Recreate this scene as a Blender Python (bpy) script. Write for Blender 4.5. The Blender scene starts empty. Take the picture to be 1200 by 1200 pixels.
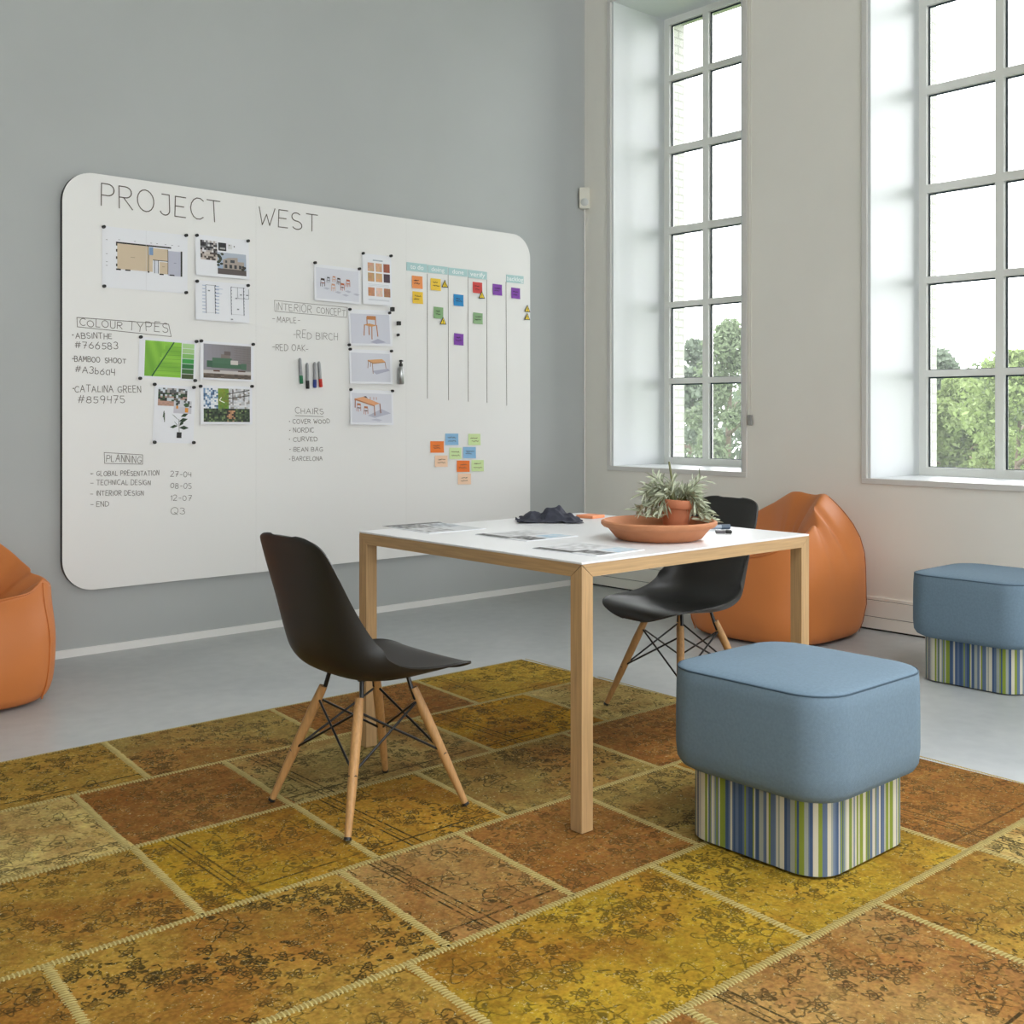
import bpy, bmesh, math, random
from mathutils import Vector, Matrix, noise
random.seed(7)
PI = math.pi
scene = bpy.context.scene
COL = scene.collection

# ------------------------------------------------------------------ camera
F_PX, Y_H, CAM_H = 1294.0, 485.5, 1.16
YAW = math.atan2(1463, F_PX)
FWD = Vector((math.cos(YAW), math.sin(YAW), 0)); RGT = Vector((math.sin(YAW), -math.cos(YAW), 0))
CAM = Vector((-5.399, -5.352, CAM_H))
cam_d = bpy.data.cameras.new('camera'); cam = bpy.data.objects.new('camera', cam_d); COL.objects.link(cam)
cam_d.sensor_width = 36; cam_d.lens = F_PX / 1200 * 36
cam_d.shift_y = -(600 - Y_H) / 1200
cam.location = CAM
cam.rotation_euler = (PI / 2, 0, YAW - PI / 2)
scene.camera = cam

# ------------------------------------------------------------------ sky, exposure
w = bpy.data.worlds.new('overcast'); scene.world = w; w.use_nodes = True
bg = w.node_tree.nodes['Background']
bg.inputs[0].default_value = (0.955, 0.968, 1.0, 1); bg.inputs[1].default_value = 4.3
vs = scene.view_settings
vs.view_transform = 'Standard'; vs.look = 'None'; vs.gamma = 1; vs.use_curve_mapping = False
vs.exposure = 1.06
scene.cycles.max_bounces = 14; scene.cycles.diffuse_bounces = 8; scene.cycles.transparent_max_bounces = 16
scene.cycles.use_denoising = True
scene.cycles.caustics_reflective = False; scene.cycles.caustics_refractive = False
# windows along the right hand wall: (y_near_corner, y_far, columns)
WINS = [(-0.25, -1.33, 3), (-2.15, -3.53, 3), (-4.35, -5.73, 3), (-6.55, -7.93, 3), (-8.75, -10.13, 3)]
SILL, HEAD, REV, OUT = 0.815, 3.92, 0.52, 0.76
for y0, y1, n in WINS:      # sky portals: they add no light, they only guide the sampling of the sky
    ld = bpy.data.lights.new('window_portal', 'AREA'); ld.shape = 'RECTANGLE'
    ld.size = HEAD - SILL; ld.size_y = y0 - y1
    ld.cycles.is_portal = True
    lo = bpy.data.objects.new('window_portal', ld); COL.objects.link(lo)
    lo.location = (REV + 0.1, (y0 + y1) / 2, (SILL + HEAD) / 2); lo.rotation_euler = (0, PI / 2, 0)
XL, YR, H = -12.0, -11.0, 4.3
REAR = [(-9.6, -6.4), (-5.8, -3.7), (-3.4, -0.6)]      # tall windows behind the camera; the first is added to brighten the window wall
SKY_X, SKY_Y = (-5.6, -0.7), (-7.2, -4.6)      # rooflight strip added out of view to brighten the room from above
ld = bpy.data.lights.new('added_rooflight_portal', 'AREA'); ld.shape = 'RECTANGLE'; ld.size = SKY_X[1] - SKY_X[0]; ld.size_y = SKY_Y[1] - SKY_Y[0]; ld.cycles.is_portal = True
lo = bpy.data.objects.new('added_rooflight_portal', ld); COL.objects.link(lo); lo.location = (sum(SKY_X) / 2, sum(SKY_Y) / 2, H + .3)
for x0, x1 in REAR:
    ld = bpy.data.lights.new('window_portal', 'AREA'); ld.shape = 'RECTANGLE'; ld.size = x1 - x0; ld.size_y = HEAD - SILL; ld.cycles.is_portal = True
    lo = bpy.data.objects.new('window_portal', ld); COL.objects.link(lo); lo.location = ((x0 + x1) / 2, YR - .3, (SILL + HEAD) / 2); lo.rotation_euler = (-PI / 2, 0, PI)

# ------------------------------------------------------------------ helpers
def ray(px, py): return FWD + RGT * ((px - 600) / F_PX) + Vector((0, 0, (Y_H - py) / F_PX))
def on_z(px, py, z): r = ray(px, py); return CAM + r * ((z - CAM.z) / r.z)
def on_y(px, py, y): r = ray(px, py); return CAM + r * ((y - CAM.y) / r.y)
def on_x(px, py, x): r = ray(px, py); return CAM + r * ((x - CAM.x) / r.x)

def lin(c):
    def f(v):
        v /= 255.0
        return v / 12.92 if v <= 0.04045 else ((v + 0.055) / 1.055) ** 2.4
    return tuple(f(v) for v in c) + (1.0,)

def mat(name, rgb, rough=0.5, metal=0.0, vary=0.0, scale=8.0, bump=0.0, bscale=200.0, spec=0.5, stretch=None):
    m = bpy.data.materials.new(name); m.use_nodes = True
    nt = m.node_tree; b = nt.nodes['Principled BSDF']
    b.inputs['Roughness'].default_value = rough; b.inputs['Metallic'].default_value = metal
    b.inputs['Specular IOR Level'].default_value = spec
    c = lin(rgb); b.inputs['Base Color'].default_value = c
    if vary or bump:
        tc = nt.nodes.new('ShaderNodeTexCoord'); mp = nt.nodes.new('ShaderNodeMapping')
        nt.links.new(tc.outputs['Object'], mp.inputs['Vector'])
        if stretch: mp.inputs['Scale'].default_value = stretch
    if vary:
        n = nt.nodes.new('ShaderNodeTexNoise'); n.inputs['Scale'].default_value = scale; n.inputs['Detail'].default_value = 6
        nt.links.new(mp.outputs[0], n.inputs['Vector'])
        r = nt.nodes.new('ShaderNodeValToRGB')
        r.color_ramp.elements[0].position = 0.3; r.color_ramp.elements[1].position = 0.7
        r.color_ramp.elements[0].color = tuple(v * (1 - vary) for v in c[:3]) + (1,)
        r.color_ramp.elements[1].color = tuple(min(1, v * (1 + vary)) for v in c[:3]) + (1,)
        nt.links.new(n.outputs['Fac'], r.inputs[0]); nt.links.new(r.outputs[0], b.inputs['Base Color'])
    if bump:
        n2 = nt.nodes.new('ShaderNodeTexNoise'); n2.inputs['Scale'].default_value = bscale; n2.inputs['Detail'].default_value = 4
        nt.links.new(mp.outputs[0], n2.inputs['Vector'])
        bp = nt.nodes.new('ShaderNodeBump'); bp.inputs['Strength'].default_value = bump; bp.inputs['Distance'].default_value = 0.003
        nt.links.new(n2.outputs['Fac'], bp.inputs['Height']); nt.links.new(bp.outputs[0], b.inputs['Normal'])
    return m

def mat_attr(name, rough=0.6, bump=0.0, bscale=300.0, spec=0.4):
    m = mat(name, (200, 200, 200), rough, bump=bump, bscale=bscale, spec=spec)
    nt = m.node_tree; a = nt.nodes.new('ShaderNodeAttribute'); a.attribute_name = 'pattern'
    nt.links.new(a.outputs['Color'], nt.nodes['Principled BSDF'].inputs['Base Color'])
    return m

class MB:
    def __init__(s): s.v = []; s.f = []; s.mi = []; s.c = []
    def face(s, pts, mi=0, c=None):
        n = len(s.v); s.v += [tuple(p) for p in pts]; s.f.append(tuple(range(n, n + len(pts)))); s.mi.append(mi); s.c.append(c)
    def mesh(s, vs, fs, mi=0, c=None):
        n = len(s.v); s.v += [tuple(p) for p in vs]
        for f in fs: s.f.append(tuple(i + n for i in f)); s.mi.append(mi); s.c.append(c)
    def box(s, a, b, mi=0, c=None):
        x0, y0, z0 = a; x1, y1, z1 = b
        x0, x1 = min(x0, x1), max(x0, x1); y0, y1 = min(y0, y1), max(y0, y1); z0, z1 = min(z0, z1), max(z0, z1)
        s.mesh([(x0, y0, z0), (x1, y0, z0), (x1, y1, z0), (x0, y1, z0), (x0, y0, z1), (x1, y0, z1), (x1, y1, z1), (x0, y1, z1)],
               [(3, 2, 1, 0), (4, 5, 6, 7), (0, 1, 5, 4), (1, 2, 6, 5), (2, 3, 7, 6), (3, 0, 4, 7)], mi, c)
    def prism(s, poly, h0, h1, axis='z', mi=0, side_mi=None, c=None):
        n = len(poly)
        def P(p, h): return (p[0], p[1], h) if axis == 'z' else ((p[0], h, p[1]) if axis == 'y' else (h, p[0], p[1]))
        vs = [P(p, h0) for p in poly] + [P(p, h1) for p in poly]
        s.mesh(vs, [tuple(range(n))[::-1], tuple(range(n, 2 * n))], mi, c)
        s.mesh(vs, [(i, (i + 1) % n, n + (i + 1) % n, n + i) for i in range(n)], mi if side_mi is None else side_mi, c)
    def tube(s, pts, r, n=10, caps=True, mi=0, c=None):
        pts = [Vector(p) for p in pts]; rs = r if isinstance(r, (list, tuple)) else [r] * len(pts)
        vs = []; prev = None
        for i, p in enumerate(pts):
            t = (pts[min(i + 1, len(pts) - 1)] - pts[max(i - 1, 0)]).normalized()
            if prev is None:
                a = Vector((0, 0, 1)) if abs(t.z) < 0.9 else Vector((1, 0, 0)); u = t.cross(a).normalized()
            else: u = (prev - t * prev.dot(t)).normalized()
            prev = u; q = t.cross(u)
            for k in range(n):
                an = 2 * PI * k / n; vs.append(p + (u * math.cos(an) + q * math.sin(an)) * rs[i])
        fs = []
        for i in range(len(pts) - 1):
            for k in range(n): fs.append((i * n + k, i * n + (k + 1) % n, (i + 1) * n + (k + 1) % n, (i + 1) * n + k))
        if caps: fs.append(tuple(range(n))[::-1]); fs.append(tuple(range((len(pts) - 1) * n, len(pts) * n)))
        s.mesh(vs, fs, mi, c)
    def lathe(s, prof, n=48, ctr=(0, 0, 0), mi=0, c=None):
        vs = []; fs = []
        for r, z in prof:
            for k in range(n):
                a = 2 * PI * k / n; vs.append((ctr[0] + r * math.cos(a), ctr[1] + r * math.sin(a), ctr[2] + z))
        for i in range(len(prof) - 1):
            for k in range(n): fs.append((i * n + k, i * n + (k + 1) % n, (i + 1) * n + (k + 1) % n, (i + 1) * n + k))
        fs.append(tuple(range(n))[::-1]); fs.append(tuple(range((len(prof) - 1) * n, len(prof) * n)))
        s.mesh(vs, fs, mi, c)
    def rings(s, rr, close_u=True, cap0=False, cap1=False, mi=0):
        n = len(rr[0]); vs = [p for r in rr for p in r]; fs = []
        for i in range(len(rr) - 1):
            for k in range(n if close_u else n - 1):
                fs.append((i * n + k, i * n + (k + 1) % n, (i + 1) * n + (k + 1) % n, (i + 1) * n + k))
        if cap0: fs.append(tuple(range(n))[::-1])
        if cap1: fs.append(tuple(range((len(rr) - 1) * n, len(rr) * n)))
        s.mesh(vs, fs, mi)
    def build(s, name, mats, parent=None, loc=(0, 0, 0), smooth=None, bevel=0.0, subsurf=0, solid=0.0, rot=None):
        me = bpy.data.meshes.new(name); me.from_pydata(s.v, [], s.f)
        for m in (mats if isinstance(mats, (list, tuple)) else [mats]): me.materials.append(m)
        me.polygons.foreach_set('material_index', s.mi)
        if any(c is not None for c in s.c):
            at = me.color_attributes.new('pattern', 'FLOAT_COLOR', 'CORNER'); k = 0; dat = []
            for p, c in zip(me.polygons, s.c):
                cc = lin(c) if c is not None else (0.8, 0.8, 0.8, 1)
                dat += list(cc) * p.loop_total
            at.data.foreach_set('color', dat)
        bm = bmesh.new(); bm.from_mesh(me)
        if smooth is not None or subsurf: bmesh.ops.remove_doubles(bm, verts=bm.verts, dist=1e-5)
        bmesh.ops.recalc_face_normals(bm, faces=bm.faces); bm.to_mesh(me); bm.free()
        if smooth is not None:
            me.polygons.foreach_set('use_smooth', [True] * len(me.polygons)); me.set_sharp_from_angle(angle=math.radians(smooth))
        me.update()
        o = bpy.data.objects.new(name, me); COL.objects.link(o); o.location = loc
        if rot: o.rotation_euler = rot
        if parent: o.parent = parent
        if solid: md = o.modifiers.new('s', 'SOLIDIFY'); md.thickness = solid; md.offset = 0
        if bevel: md = o.modifiers.new('b', 'BEVEL'); md.width = bevel; md.segments = 2; md.limit_method = 'ANGLE'
        if subsurf: md = o.modifiers.new('u', 'SUBSURF'); md.levels = subsurf; md.render_levels = subsurf
        return o

def tag(o, label=None, cat=None, group=None, kind=None):
    if label: o['label'] = label
    if cat: o['category'] = cat
    if group: o['group'] = group
    if kind: o['kind'] = kind
    return o
def thing(name, loc=(0, 0, 0), rz=0, label=None, cat=None, group=None, kind=None):
    o = bpy.data.objects.new(name, None); COL.objects.link(o); o.location = loc; o.rotation_euler = (0, 0, rz)
    o.empty_display_size = 0.1
    return tag(o, label, cat, group, kind)
def copy_tree(o, parent=None):
    c = o.copy(); COL.objects.link(c)
    if parent: c.parent = parent
    for ch in list(o.children): copy_tree(ch, c)
    return c
def struct(name, mb, m, label, parent=None, **k):
    o = mb.build(name, m, parent, **k)
    if parent is None: tag(o, label, None, None, 'structure')
    return o
def rrect(w, h, r, n=8):
    pts = []
    for cx, cy, a0 in ((w / 2 - r, h / 2 - r, 0), (-w / 2 + r, h / 2 - r, PI / 2), (-w / 2 + r, -h / 2 + r, PI), (w / 2 - r, -h / 2 + r, 1.5 * PI)):
        for k in range(n + 1):
            a = a0 + PI / 2 * k / n; pts.append((cx + r * math.cos(a), cy + r * math.sin(a)))
    return pts
def sm(t): t = max(0, min(1, t)); return t * t * (3 - 2 * t)

# ------------------------------------------------------------------ materials
M_WALL_GREY = mat('grey_wall_paint', (176, 180, 180), 0.7, vary=0.02, scale=2)
M_WALL_WHITE = mat('warm_white_wall_paint', (240, 238, 231), 0.7, vary=0.02, scale=2)
M_REVEAL = mat('white_lining', (222, 226, 228), 0.4)
M_TRIM = mat('light_grey_trim', (218, 217, 214), 0.5)
M_FRAME = mat('window_frame_paint', (246, 246, 242), 0.4)
M_SEAL = mat('dark_glazing_seal', (52, 66, 74), 0.5)
M_SKIRT = mat('white_skirting', (236, 236, 234), 0.45)
M_CEIL = mat('white_ceiling', (235, 234, 230), 0.8)
M_BLACK = mat('black_plastic', (22, 22, 22), 0.4)
M_DARKGAP = mat('dark_joint', (40, 40, 38), 0.8)
M_BOARD = mat('whiteboard_enamel', (234, 234, 233), 0.28, spec=0.5)
M_BOARD_EDGE = mat('black_board_edge', (25, 24, 24), 0.5)
M_PEN = mat('dark_marker_ink', (96, 88, 80), 0.6)
M_PEN_SOFT = mat('grey_marker_ink', (124, 118, 112), 0.6)
M_PAPER = mat('white_paper', (232, 234, 240), 0.6)
M_PRINT = mat_attr('printed_ink', 0.55)
M_STICKER = mat_attr('coloured_note_paper', 0.6)
M_TOP = mat('white_laminate', (228, 229, 231), 0.3)
M_CHAIR = mat('black_polypropylene', (30, 30, 29), 0.42, bump=0.05, bscale=900)
M_ROD = mat('black_steel_rod', (18, 18, 18), 0.35)
M_LEATHER = mat('orange_faux_leather', (202, 120, 60), 0.47, vary=0.05, scale=3, bump=0.12, bscale=350)
M_SEAM = mat('orange_seam_thread', (150, 76, 28), 0.6)
M_TERRA = mat('terracotta', (182, 122, 84), 0.75, vary=0.08, scale=18, bump=0.1, bscale=150)
M_SOIL = mat('potting_soil', (52, 38, 28), 0.9, vary=0.3, scale=60)
M_LEAF = mat('grey_green_leaf', (170, 176, 152), 0.6, vary=0.22, scale=45)
M_STEM = mat('olive_stem', (110, 112, 70), 0.6)
M_CLOTH = mat('charcoal_navy_cloth', (56, 58, 70), 0.9, bump=0.4, bscale=500)
M_WHITE_PL = mat('white_plastic', (225, 223, 212), 0.4)
M_STEELGREY = mat('grey_marker_barrel', (150, 152, 155), 0.35)
M_ALU = mat('brushed_aluminium', (170, 172, 172), 0.3, metal=0.9)
M_BLUEFAB = mat('blue_wool_felt', (108, 128, 144), 0.9, vary=0.06, scale=120, bump=0.25, bscale=700, spec=0.2)
M_PIPING = mat('dark_blue_piping', (62, 82, 98), 0.85)
M_STRIPE = mat_attr('striped_upholstery', 0.85, bump=0.3, bscale=500, spec=0.2)

def wood_mat(name, rgb, axis):
    m = bpy.data.materials.new(name); m.use_nodes = True; nt = m.node_tree; b = nt.nodes['Principled BSDF']
    tc = nt.nodes.new('ShaderNodeTexCoord'); mp = nt.nodes.new('ShaderNodeMapping')
    sc = [60, 60, 60]; sc['xyz'.index(axis)] = 2.5; mp.inputs['Scale'].default_value = sc
    n = nt.nodes.new('ShaderNodeTexNoise'); n.inputs['Scale'].default_value = 2.5; n.inputs['Detail'].default_value = 8; n.inputs['Distortion'].default_value = 0.4
    r = nt.nodes.new('ShaderNodeValToRGB'); c = lin(rgb)
    r.color_ramp.elements[0].position = 0.3; r.color_ramp.elements[1].position = 0.72
    r.color_ramp.elements[0].color = tuple(v * 0.78 for v in c[:3]) + (1,); r.color_ramp.elements[1].color = tuple(v * 1.1 for v in c[:3]) + (1,)
    L = nt.links.new
    L(tc.outputs['Object'], mp.inputs[0]); L(mp.outputs[0], n.inputs['Vector']); L(n.outputs['Fac'], r.inputs[0]); L(r.outputs[0], b.inputs['Base Color'])
    b.inputs['Roughness'].default_value = 0.5
    bp = nt.nodes.new('ShaderNodeBump'); bp.inputs['Strength'].default_value = 0.08; L(n.outputs['Fac'], bp.inputs['Height']); L(bp.outputs[0], b.inputs['Normal'])
    return m
M_OAK = {a: wood_mat('oak_' + a, (184, 150, 106), a) for a in 'xyz'}
M_LEG = wood_mat('maple_leg', (180, 136, 84), 'z')

def glass_mat():
    m = bpy.data.materials.new('window_glass'); m.use_nodes = True; nt = m.node_tree; nt.nodes.clear()
    o = nt.nodes.new('ShaderNodeOutputMaterial'); mx = nt.nodes.new('ShaderNodeMixShader')
    t = nt.nodes.new('ShaderNodeBsdfTransparent'); t.inputs[0].default_value = (0.955, 0.955, 0.945, 1)
    g = nt.nodes.new('ShaderNodeBsdfGlossy'); g.inputs['Roughness'].default_value = 0.02
    fr = nt.nodes.new('ShaderNodeFresnel'); fr.inputs[0].default_value = 1.35
    tl = nt.nodes.new('ShaderNodeBsdfTranslucent'); tl.inputs[0].default_value = (.9, .93, .95, 1); md = nt.nodes.new('ShaderNodeMixShader'); md.inputs[0].default_value = .022  # faint translucent veil in the glass, imitates haze over the view
    nt.links.new(t.outputs[0], md.inputs[1]); nt.links.new(tl.outputs[0], md.inputs[2])
    nt.links.new(fr.outputs[0], mx.inputs[0]); nt.links.new(md.outputs[0], mx.inputs[1]); nt.links.new(g.outputs[0], mx.inputs[2]); nt.links.new(mx.outputs[0], o.inputs[0])
    return m
M_GLASS = glass_mat()

def concrete_mat():
    m = mat('polished_concrete', (158, 160, 158), 0.32); nt = m.node_tree; b = nt.nodes['Principled BSDF']; L = nt.links.new
    tc = nt.nodes.new('ShaderNodeTexCoord')
    n1 = nt.nodes.new('ShaderNodeTexNoise'); n1.inputs['Scale'].default_value = 0.9; n1.inputs['Detail'].default_value = 8; n1.inputs['Distortion'].default_value = 0.6
    n2 = nt.nodes.new('ShaderNodeTexNoise'); n2.inputs['Scale'].default_value = 14; n2.inputs['Detail'].default_value = 6
    mx = nt.nodes.new('ShaderNodeMix'); mx.data_type = 'FLOAT'; mx.inputs[0].default_value = 0.3
    r = nt.nodes.new('ShaderNodeValToRGB')
    r.color_ramp.elements[0].position = 0.32; r.color_ramp.elements[1].position = 0.68
    r.color_ramp.elements[0].color = lin((154, 159, 161)); r.color_ramp.elements[1].color = lin((184, 187, 187))
    for n in (n1, n2): L(tc.outputs['Object'], n.inputs['Vector'])
    L(n1.outputs['Fac'], mx.inputs[2]); L(n2.outputs['Fac'], mx.inputs[3]); L(mx.outputs[0], r.inputs[0]); L(r.outputs[0], b.inputs['Base Color'])
    rr = nt.nodes.new('ShaderNodeMapRange'); rr.inputs[3].default_value = 0.25; rr.inputs[4].default_value = 0.42
    L(n1.outputs['Fac'], rr.inputs[0]); L(rr.outputs[0], b.inputs['Roughness'])
    return m
M_FLOOR = concrete_mat()

def brick_mat():
    m = mat('white_painted_brick', (190, 190, 186), 0.8); nt = m.node_tree; b = nt.nodes['Principled BSDF']; L = nt.links.new
    tc = nt.nodes.new('ShaderNodeTexCoord'); sp = nt.nodes.new('ShaderNodeSeparateXYZ'); cb = nt.nodes.new('ShaderNodeCombineXYZ')
    ad = nt.nodes.new('ShaderNodeMath'); ad.operation = 'ADD'
    L(tc.outputs['Object'], sp.inputs[0]); L(sp.outputs['X'], ad.inputs[0]); L(sp.outputs['Y'], ad.inputs[1])
    L(ad.outputs[0], cb.inputs['X']); L(sp.outputs['Z'], cb.inputs['Y'])
    k = nt.nodes.new('ShaderNodeTexBrick'); k.inputs['Scale'].default_value = 4.5; k.inputs['Mortar Size'].default_value = 0.03
    k.inputs['Color1'].default_value = lin((176, 176, 172)); k.inputs['Color2'].default_value = lin((166, 166, 162)); k.inputs['Mortar'].default_value = lin((146, 146, 142))
    L(cb.outputs[0], k.inputs['Vector']); L(k.outputs['Color'], b.inputs['Base Color'])
    bp = nt.nodes.new('ShaderNodeBump'); bp.invert = True; bp.inputs['Distance'].default_value = 0.02; L(k.outputs['Fac'], bp.inputs['Height']); L(bp.outputs[0], b.inputs['Normal'])
    return m
M_BRICK = brick_mat()

# ------------------------------------------------------------------ room shell
mb = MB(); mb.box((XL, YR, -0.2), (OUT, 0.25, 0)); struct('floor', mb, M_FLOOR, 'polished grey concrete floor')
mb = MB(); mb.box((XL, YR, H), (OUT, SKY_Y[0], H + 0.2)); mb.box((XL, SKY_Y[1], H), (OUT, 0.25, H + 0.2)); mb.box((XL, SKY_Y[0], H), (SKY_X[0], SKY_Y[1], H + .2)); mb.box((SKY_X[1], SKY_Y[0], H), (OUT, SKY_Y[1], H + .2))
struct('ceiling', mb, M_CEIL, 'white ceiling')
mb = MB(); mb.box((XL, 0, 0), (0, 0.25, H)); struct('wall_back', mb, M_WALL_GREY, 'grey painted wall behind the whiteboard')
mb = MB(); mb.box((XL - 0.2, YR, 0), (XL, 0.25, H)); struct('wall_left', mb, M_WALL_WHITE, 'white wall on the far left')
mb = MB(); xp = XL
for x0, x1 in REAR + [(OUT, OUT)]:
    mb.box((xp, YR - .2, 0), (x0, YR, H))
    if x1 > x0: mb.box((x0, YR - .2, 0), (x1, YR, SILL)); mb.box((x0, YR - .2, HEAD), (x1, YR, H))
    xp = x1
struct('wall_rear', mb, M_WALL_WHITE, 'white wall behind the viewpoint')
mb = MB(); ys = 0.25
for y0, y1, n in WINS + [(YR, YR, 0)]:
    for xa, xb, mi in ((0, REV + 0.07, 0), (REV + 0.07, OUT, 1)):
        mb.box((xa, y0, 0), (xb, ys, H), mi)
        if n: mb.box((xa, y1, 0), (xb, y0, SILL - 0.02), mi); mb.box((xa, y1, HEAD + 0.02), (xb, y0, H), mi)
    ys = y1
struct('wall_right', mb, [M_WALL_WHITE, M_BRICK], 'white wall with tall windows')
mb = MB(); mb.box((XL, -0.010, 0.0), (0, 0, 0.037)); struct('baseboard_back', mb, M_SKIRT, 'low white skirting under grey wall')
mb = MB(); yw = [0.0]
mb.box((-0.014, YR, 0.010), (0, 0, 0.070)); mb.box((-0.014, YR, 0.074), (0, 0, 0.160)); mb.box((-0.011, YR, 0.163), (0, 0, 0.178))
mb.box((-0.006, YR, 0.0), (0, 0, 0.177), 1)
struct('baseboard_right', mb, [M_WALL_WHITE, M_DARKGAP], 'panelled plinth along the window wall')

def make_window(k, y0, y1, n):
    root = thing('window_%d' % k, (0, y0, SILL), kind='structure', label='tall white window number %d from the room corner' % k)
    W = y0 - y1; Ht = HEAD - SILL
    li = MB()       # reveal lining
    li.box((0.004, -0.02, -0.018), (REV + 0.06, 0.0 - W + 0.02, 0)); li.box((0.004, 0, 0), (REV + 0.06, -0.018, Ht)); li.box((0.004, -W, 0), (REV + 0.06, -W + 0.018, Ht)); li.box((0.004, 0, Ht), (REV + 0.06, -W, Ht + 0.018))
    li.build('reveal_lining', M_REVEAL, root)
    tr = MB(); e = 0.030
    tr.box((-0.010, e, -e), (0.003, -W - e, 0)); tr.box((-0.010, e, 0), (0.003, 0, Ht)); tr.box((-0.010, -W, 0), (0.003, -W - e, Ht)); tr.box((-0.010, e, Ht), (0.003, -W - e, Ht + e))
    tr.build('trim', M_TRIM, root, bevel=0.002)
    f = MB(); xa, xb = REV, REV + 0.055; fo = 0.045
    ia, ib = -0.018, -W + 0.018
    f.box((xa, ia, 0), (xb, ia - fo, Ht)); f.box((xa, ib + fo, 0), (xb, ib, Ht)); f.box((xa, ia - fo, 0), (xb, ib + fo, fo)); f.box((xa, ia - fo, Ht - fo), (xb, ib + fo, Ht))
    bars = [1.391 - SILL, 1.922 - SILL, 2.44 - SILL, 3.0 - SILL, 3.5 - SILL]
    cols = [ia - fo - (W - 0.036 - 2 * fo) * (c / n) for c in range(n + 1)]
    for c in cols[1:-1]: f.box((xa, c + 0.024, fo), (xb, c - 0.024, Ht - fo))
    hb = [0.019, 0.019, 0.024, 0.024, 0.019]
    for z, h in zip(bars, hb):
        for i in range(n):
            ya = cols[i] - (0.024 if i else 0); yb = cols[i + 1] + (0.024 if i < n - 1 else 0)
            f.box((xa, ya, z - h), (xb, yb, z + h))
    f.build('frame', M_FRAME, root)
    zs = [fo] + [v for z, h in zip(bars, hb) for v in (z - h, z + h)] + [Ht - fo]
    g_ = MB(); s = MB()
    for i in range(n):
        ya = cols[i] - (0.024 if i else 0); yb = cols[i + 1] + (0.024 if i < n - 1 else 0)
        for j in range(0, len(zs), 2):
            za, zb = zs[j], zs[j + 1]
            p = MB(); p.box((xa + 0.034, ya, za), (xa + 0.040, yb, zb)); p.build('glass_pane', M_GLASS, root)
            for (a, b) in (((xa + 0.026, ya, za), (xa + 0.034, ya - 0.009, zb)), ((xa + 0.026, yb + 0.009, za), (xa + 0.034, yb, zb)),
                           ((xa + 0.026, ya - 0.009, zb - 0.009), (xa + 0.034, yb + 0.009, zb)), ((xa + 0.026, ya - 0.009, za), (xa + 0.034, yb + 0.009, za + 0.004))):
                s.box(a, b)
    s.build('glazing_seal', M_SEAL, root)
    return root
for k, (y0, y1, n) in enumerate(WINS): make_window(k + 1, y0, y1, n)
root = thing('window_9', (SKY_X[0], SKY_Y[0], H + .12), kind='structure', label='added rooflight strip in the unseen ceiling'); mb = MB(); W, D9 = SKY_X[1] - SKY_X[0], SKY_Y[1] - SKY_Y[0]
for k in range(7): x = (W - .05) * k / 6; mb.box((x, 0, 0), (x + .05, D9, .06))
for y in (0, D9 - .05): mb.box((0, y, .002), (W, y + .05, .058))
mb.build('frame', M_FRAME, root); mb = MB(); mb.box((0, 0, .027), (W, D9, .033)); mb.build('glass_pane', M_GLASS, root)
for k, (x0, x1) in enumerate(REAR):
    root = thing('window_%d' % (k + 6), (x0, YR - .15, SILL), kind='structure', label='tall unseen window in the rear wall'); mb = MB(); W = x1 - x0; Ht = HEAD - SILL
    for x in (0, W / 3 - .025, 2 * W / 3 - .025, W - .05): mb.box((x, 0, 0), (x + .05, .06, Ht))
    for z in (0, .58, 1.11, 1.63, 2.18, 2.68, Ht - .05): mb.box((0, .005, z), (W, .055, z + .045))
    mb.build('frame', M_FRAME, root); mb = MB(); mb.box((0, .027, 0), (W, .033, Ht)); mb.build('glass_pane', M_GLASS, root)

# ------------------------------------------------------------------ whiteboard
YB = -0.030          # front face of the board
BX0, BX1, BZ0, BZ1, BR = on_y(73, 400, YB).x, on_y(621.3, 400, YB).x, 0.315, 2.322, 0.150
S1, S2 = on_y(300, 400, YB).x, on_y(476, 400, YB).x
board = thing('whiteboard', ((BX0 + BX1) / 2, 0, BZ0), label='large white board with rounded corners covered in notes on the grey wall', cat='whiteboard')
bcx = board.location.x
def arc(cx, cz, a0, a1, n=14): return [(cx + BR * math.cos(a0 + (a1 - a0) * k / n), cz + BR * math.sin(a0 + (a1 - a0) * k / n)) for k in range(n + 1)]
hb_ = BZ1 - BZ0
pl = arc(BX0 + BR - bcx, hb_ - BR, PI / 2, PI) + arc(BX0 + BR - bcx, BR, PI, 1.5 * PI) + [(S1 - bcx - 0.0001, 0), (S1 - bcx - 0.0001, hb_)]
pm = [(S1 - bcx + 0.0001, 0), (S2 - bcx - 0.0001, 0), (S2 - bcx - 0.0001, hb_), (S1 - bcx + 0.0001, hb_)]
pr = [(S2 - bcx + 0.0001, hb_), (S2 - bcx + 0.0001, 0)] + arc(BX1 - BR - bcx, BR, 1.5 * PI, 2 * PI) + arc(BX1 - BR - bcx, hb_ - BR, 0, PI / 2)
for poly in (pl, pm, pr):
    mb = MB(); mb.prism(poly, -0.004, YB, 'y', 0, 1); mb.build('panel', [M_BOARD, M_BOARD_EDGE], board)

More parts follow.
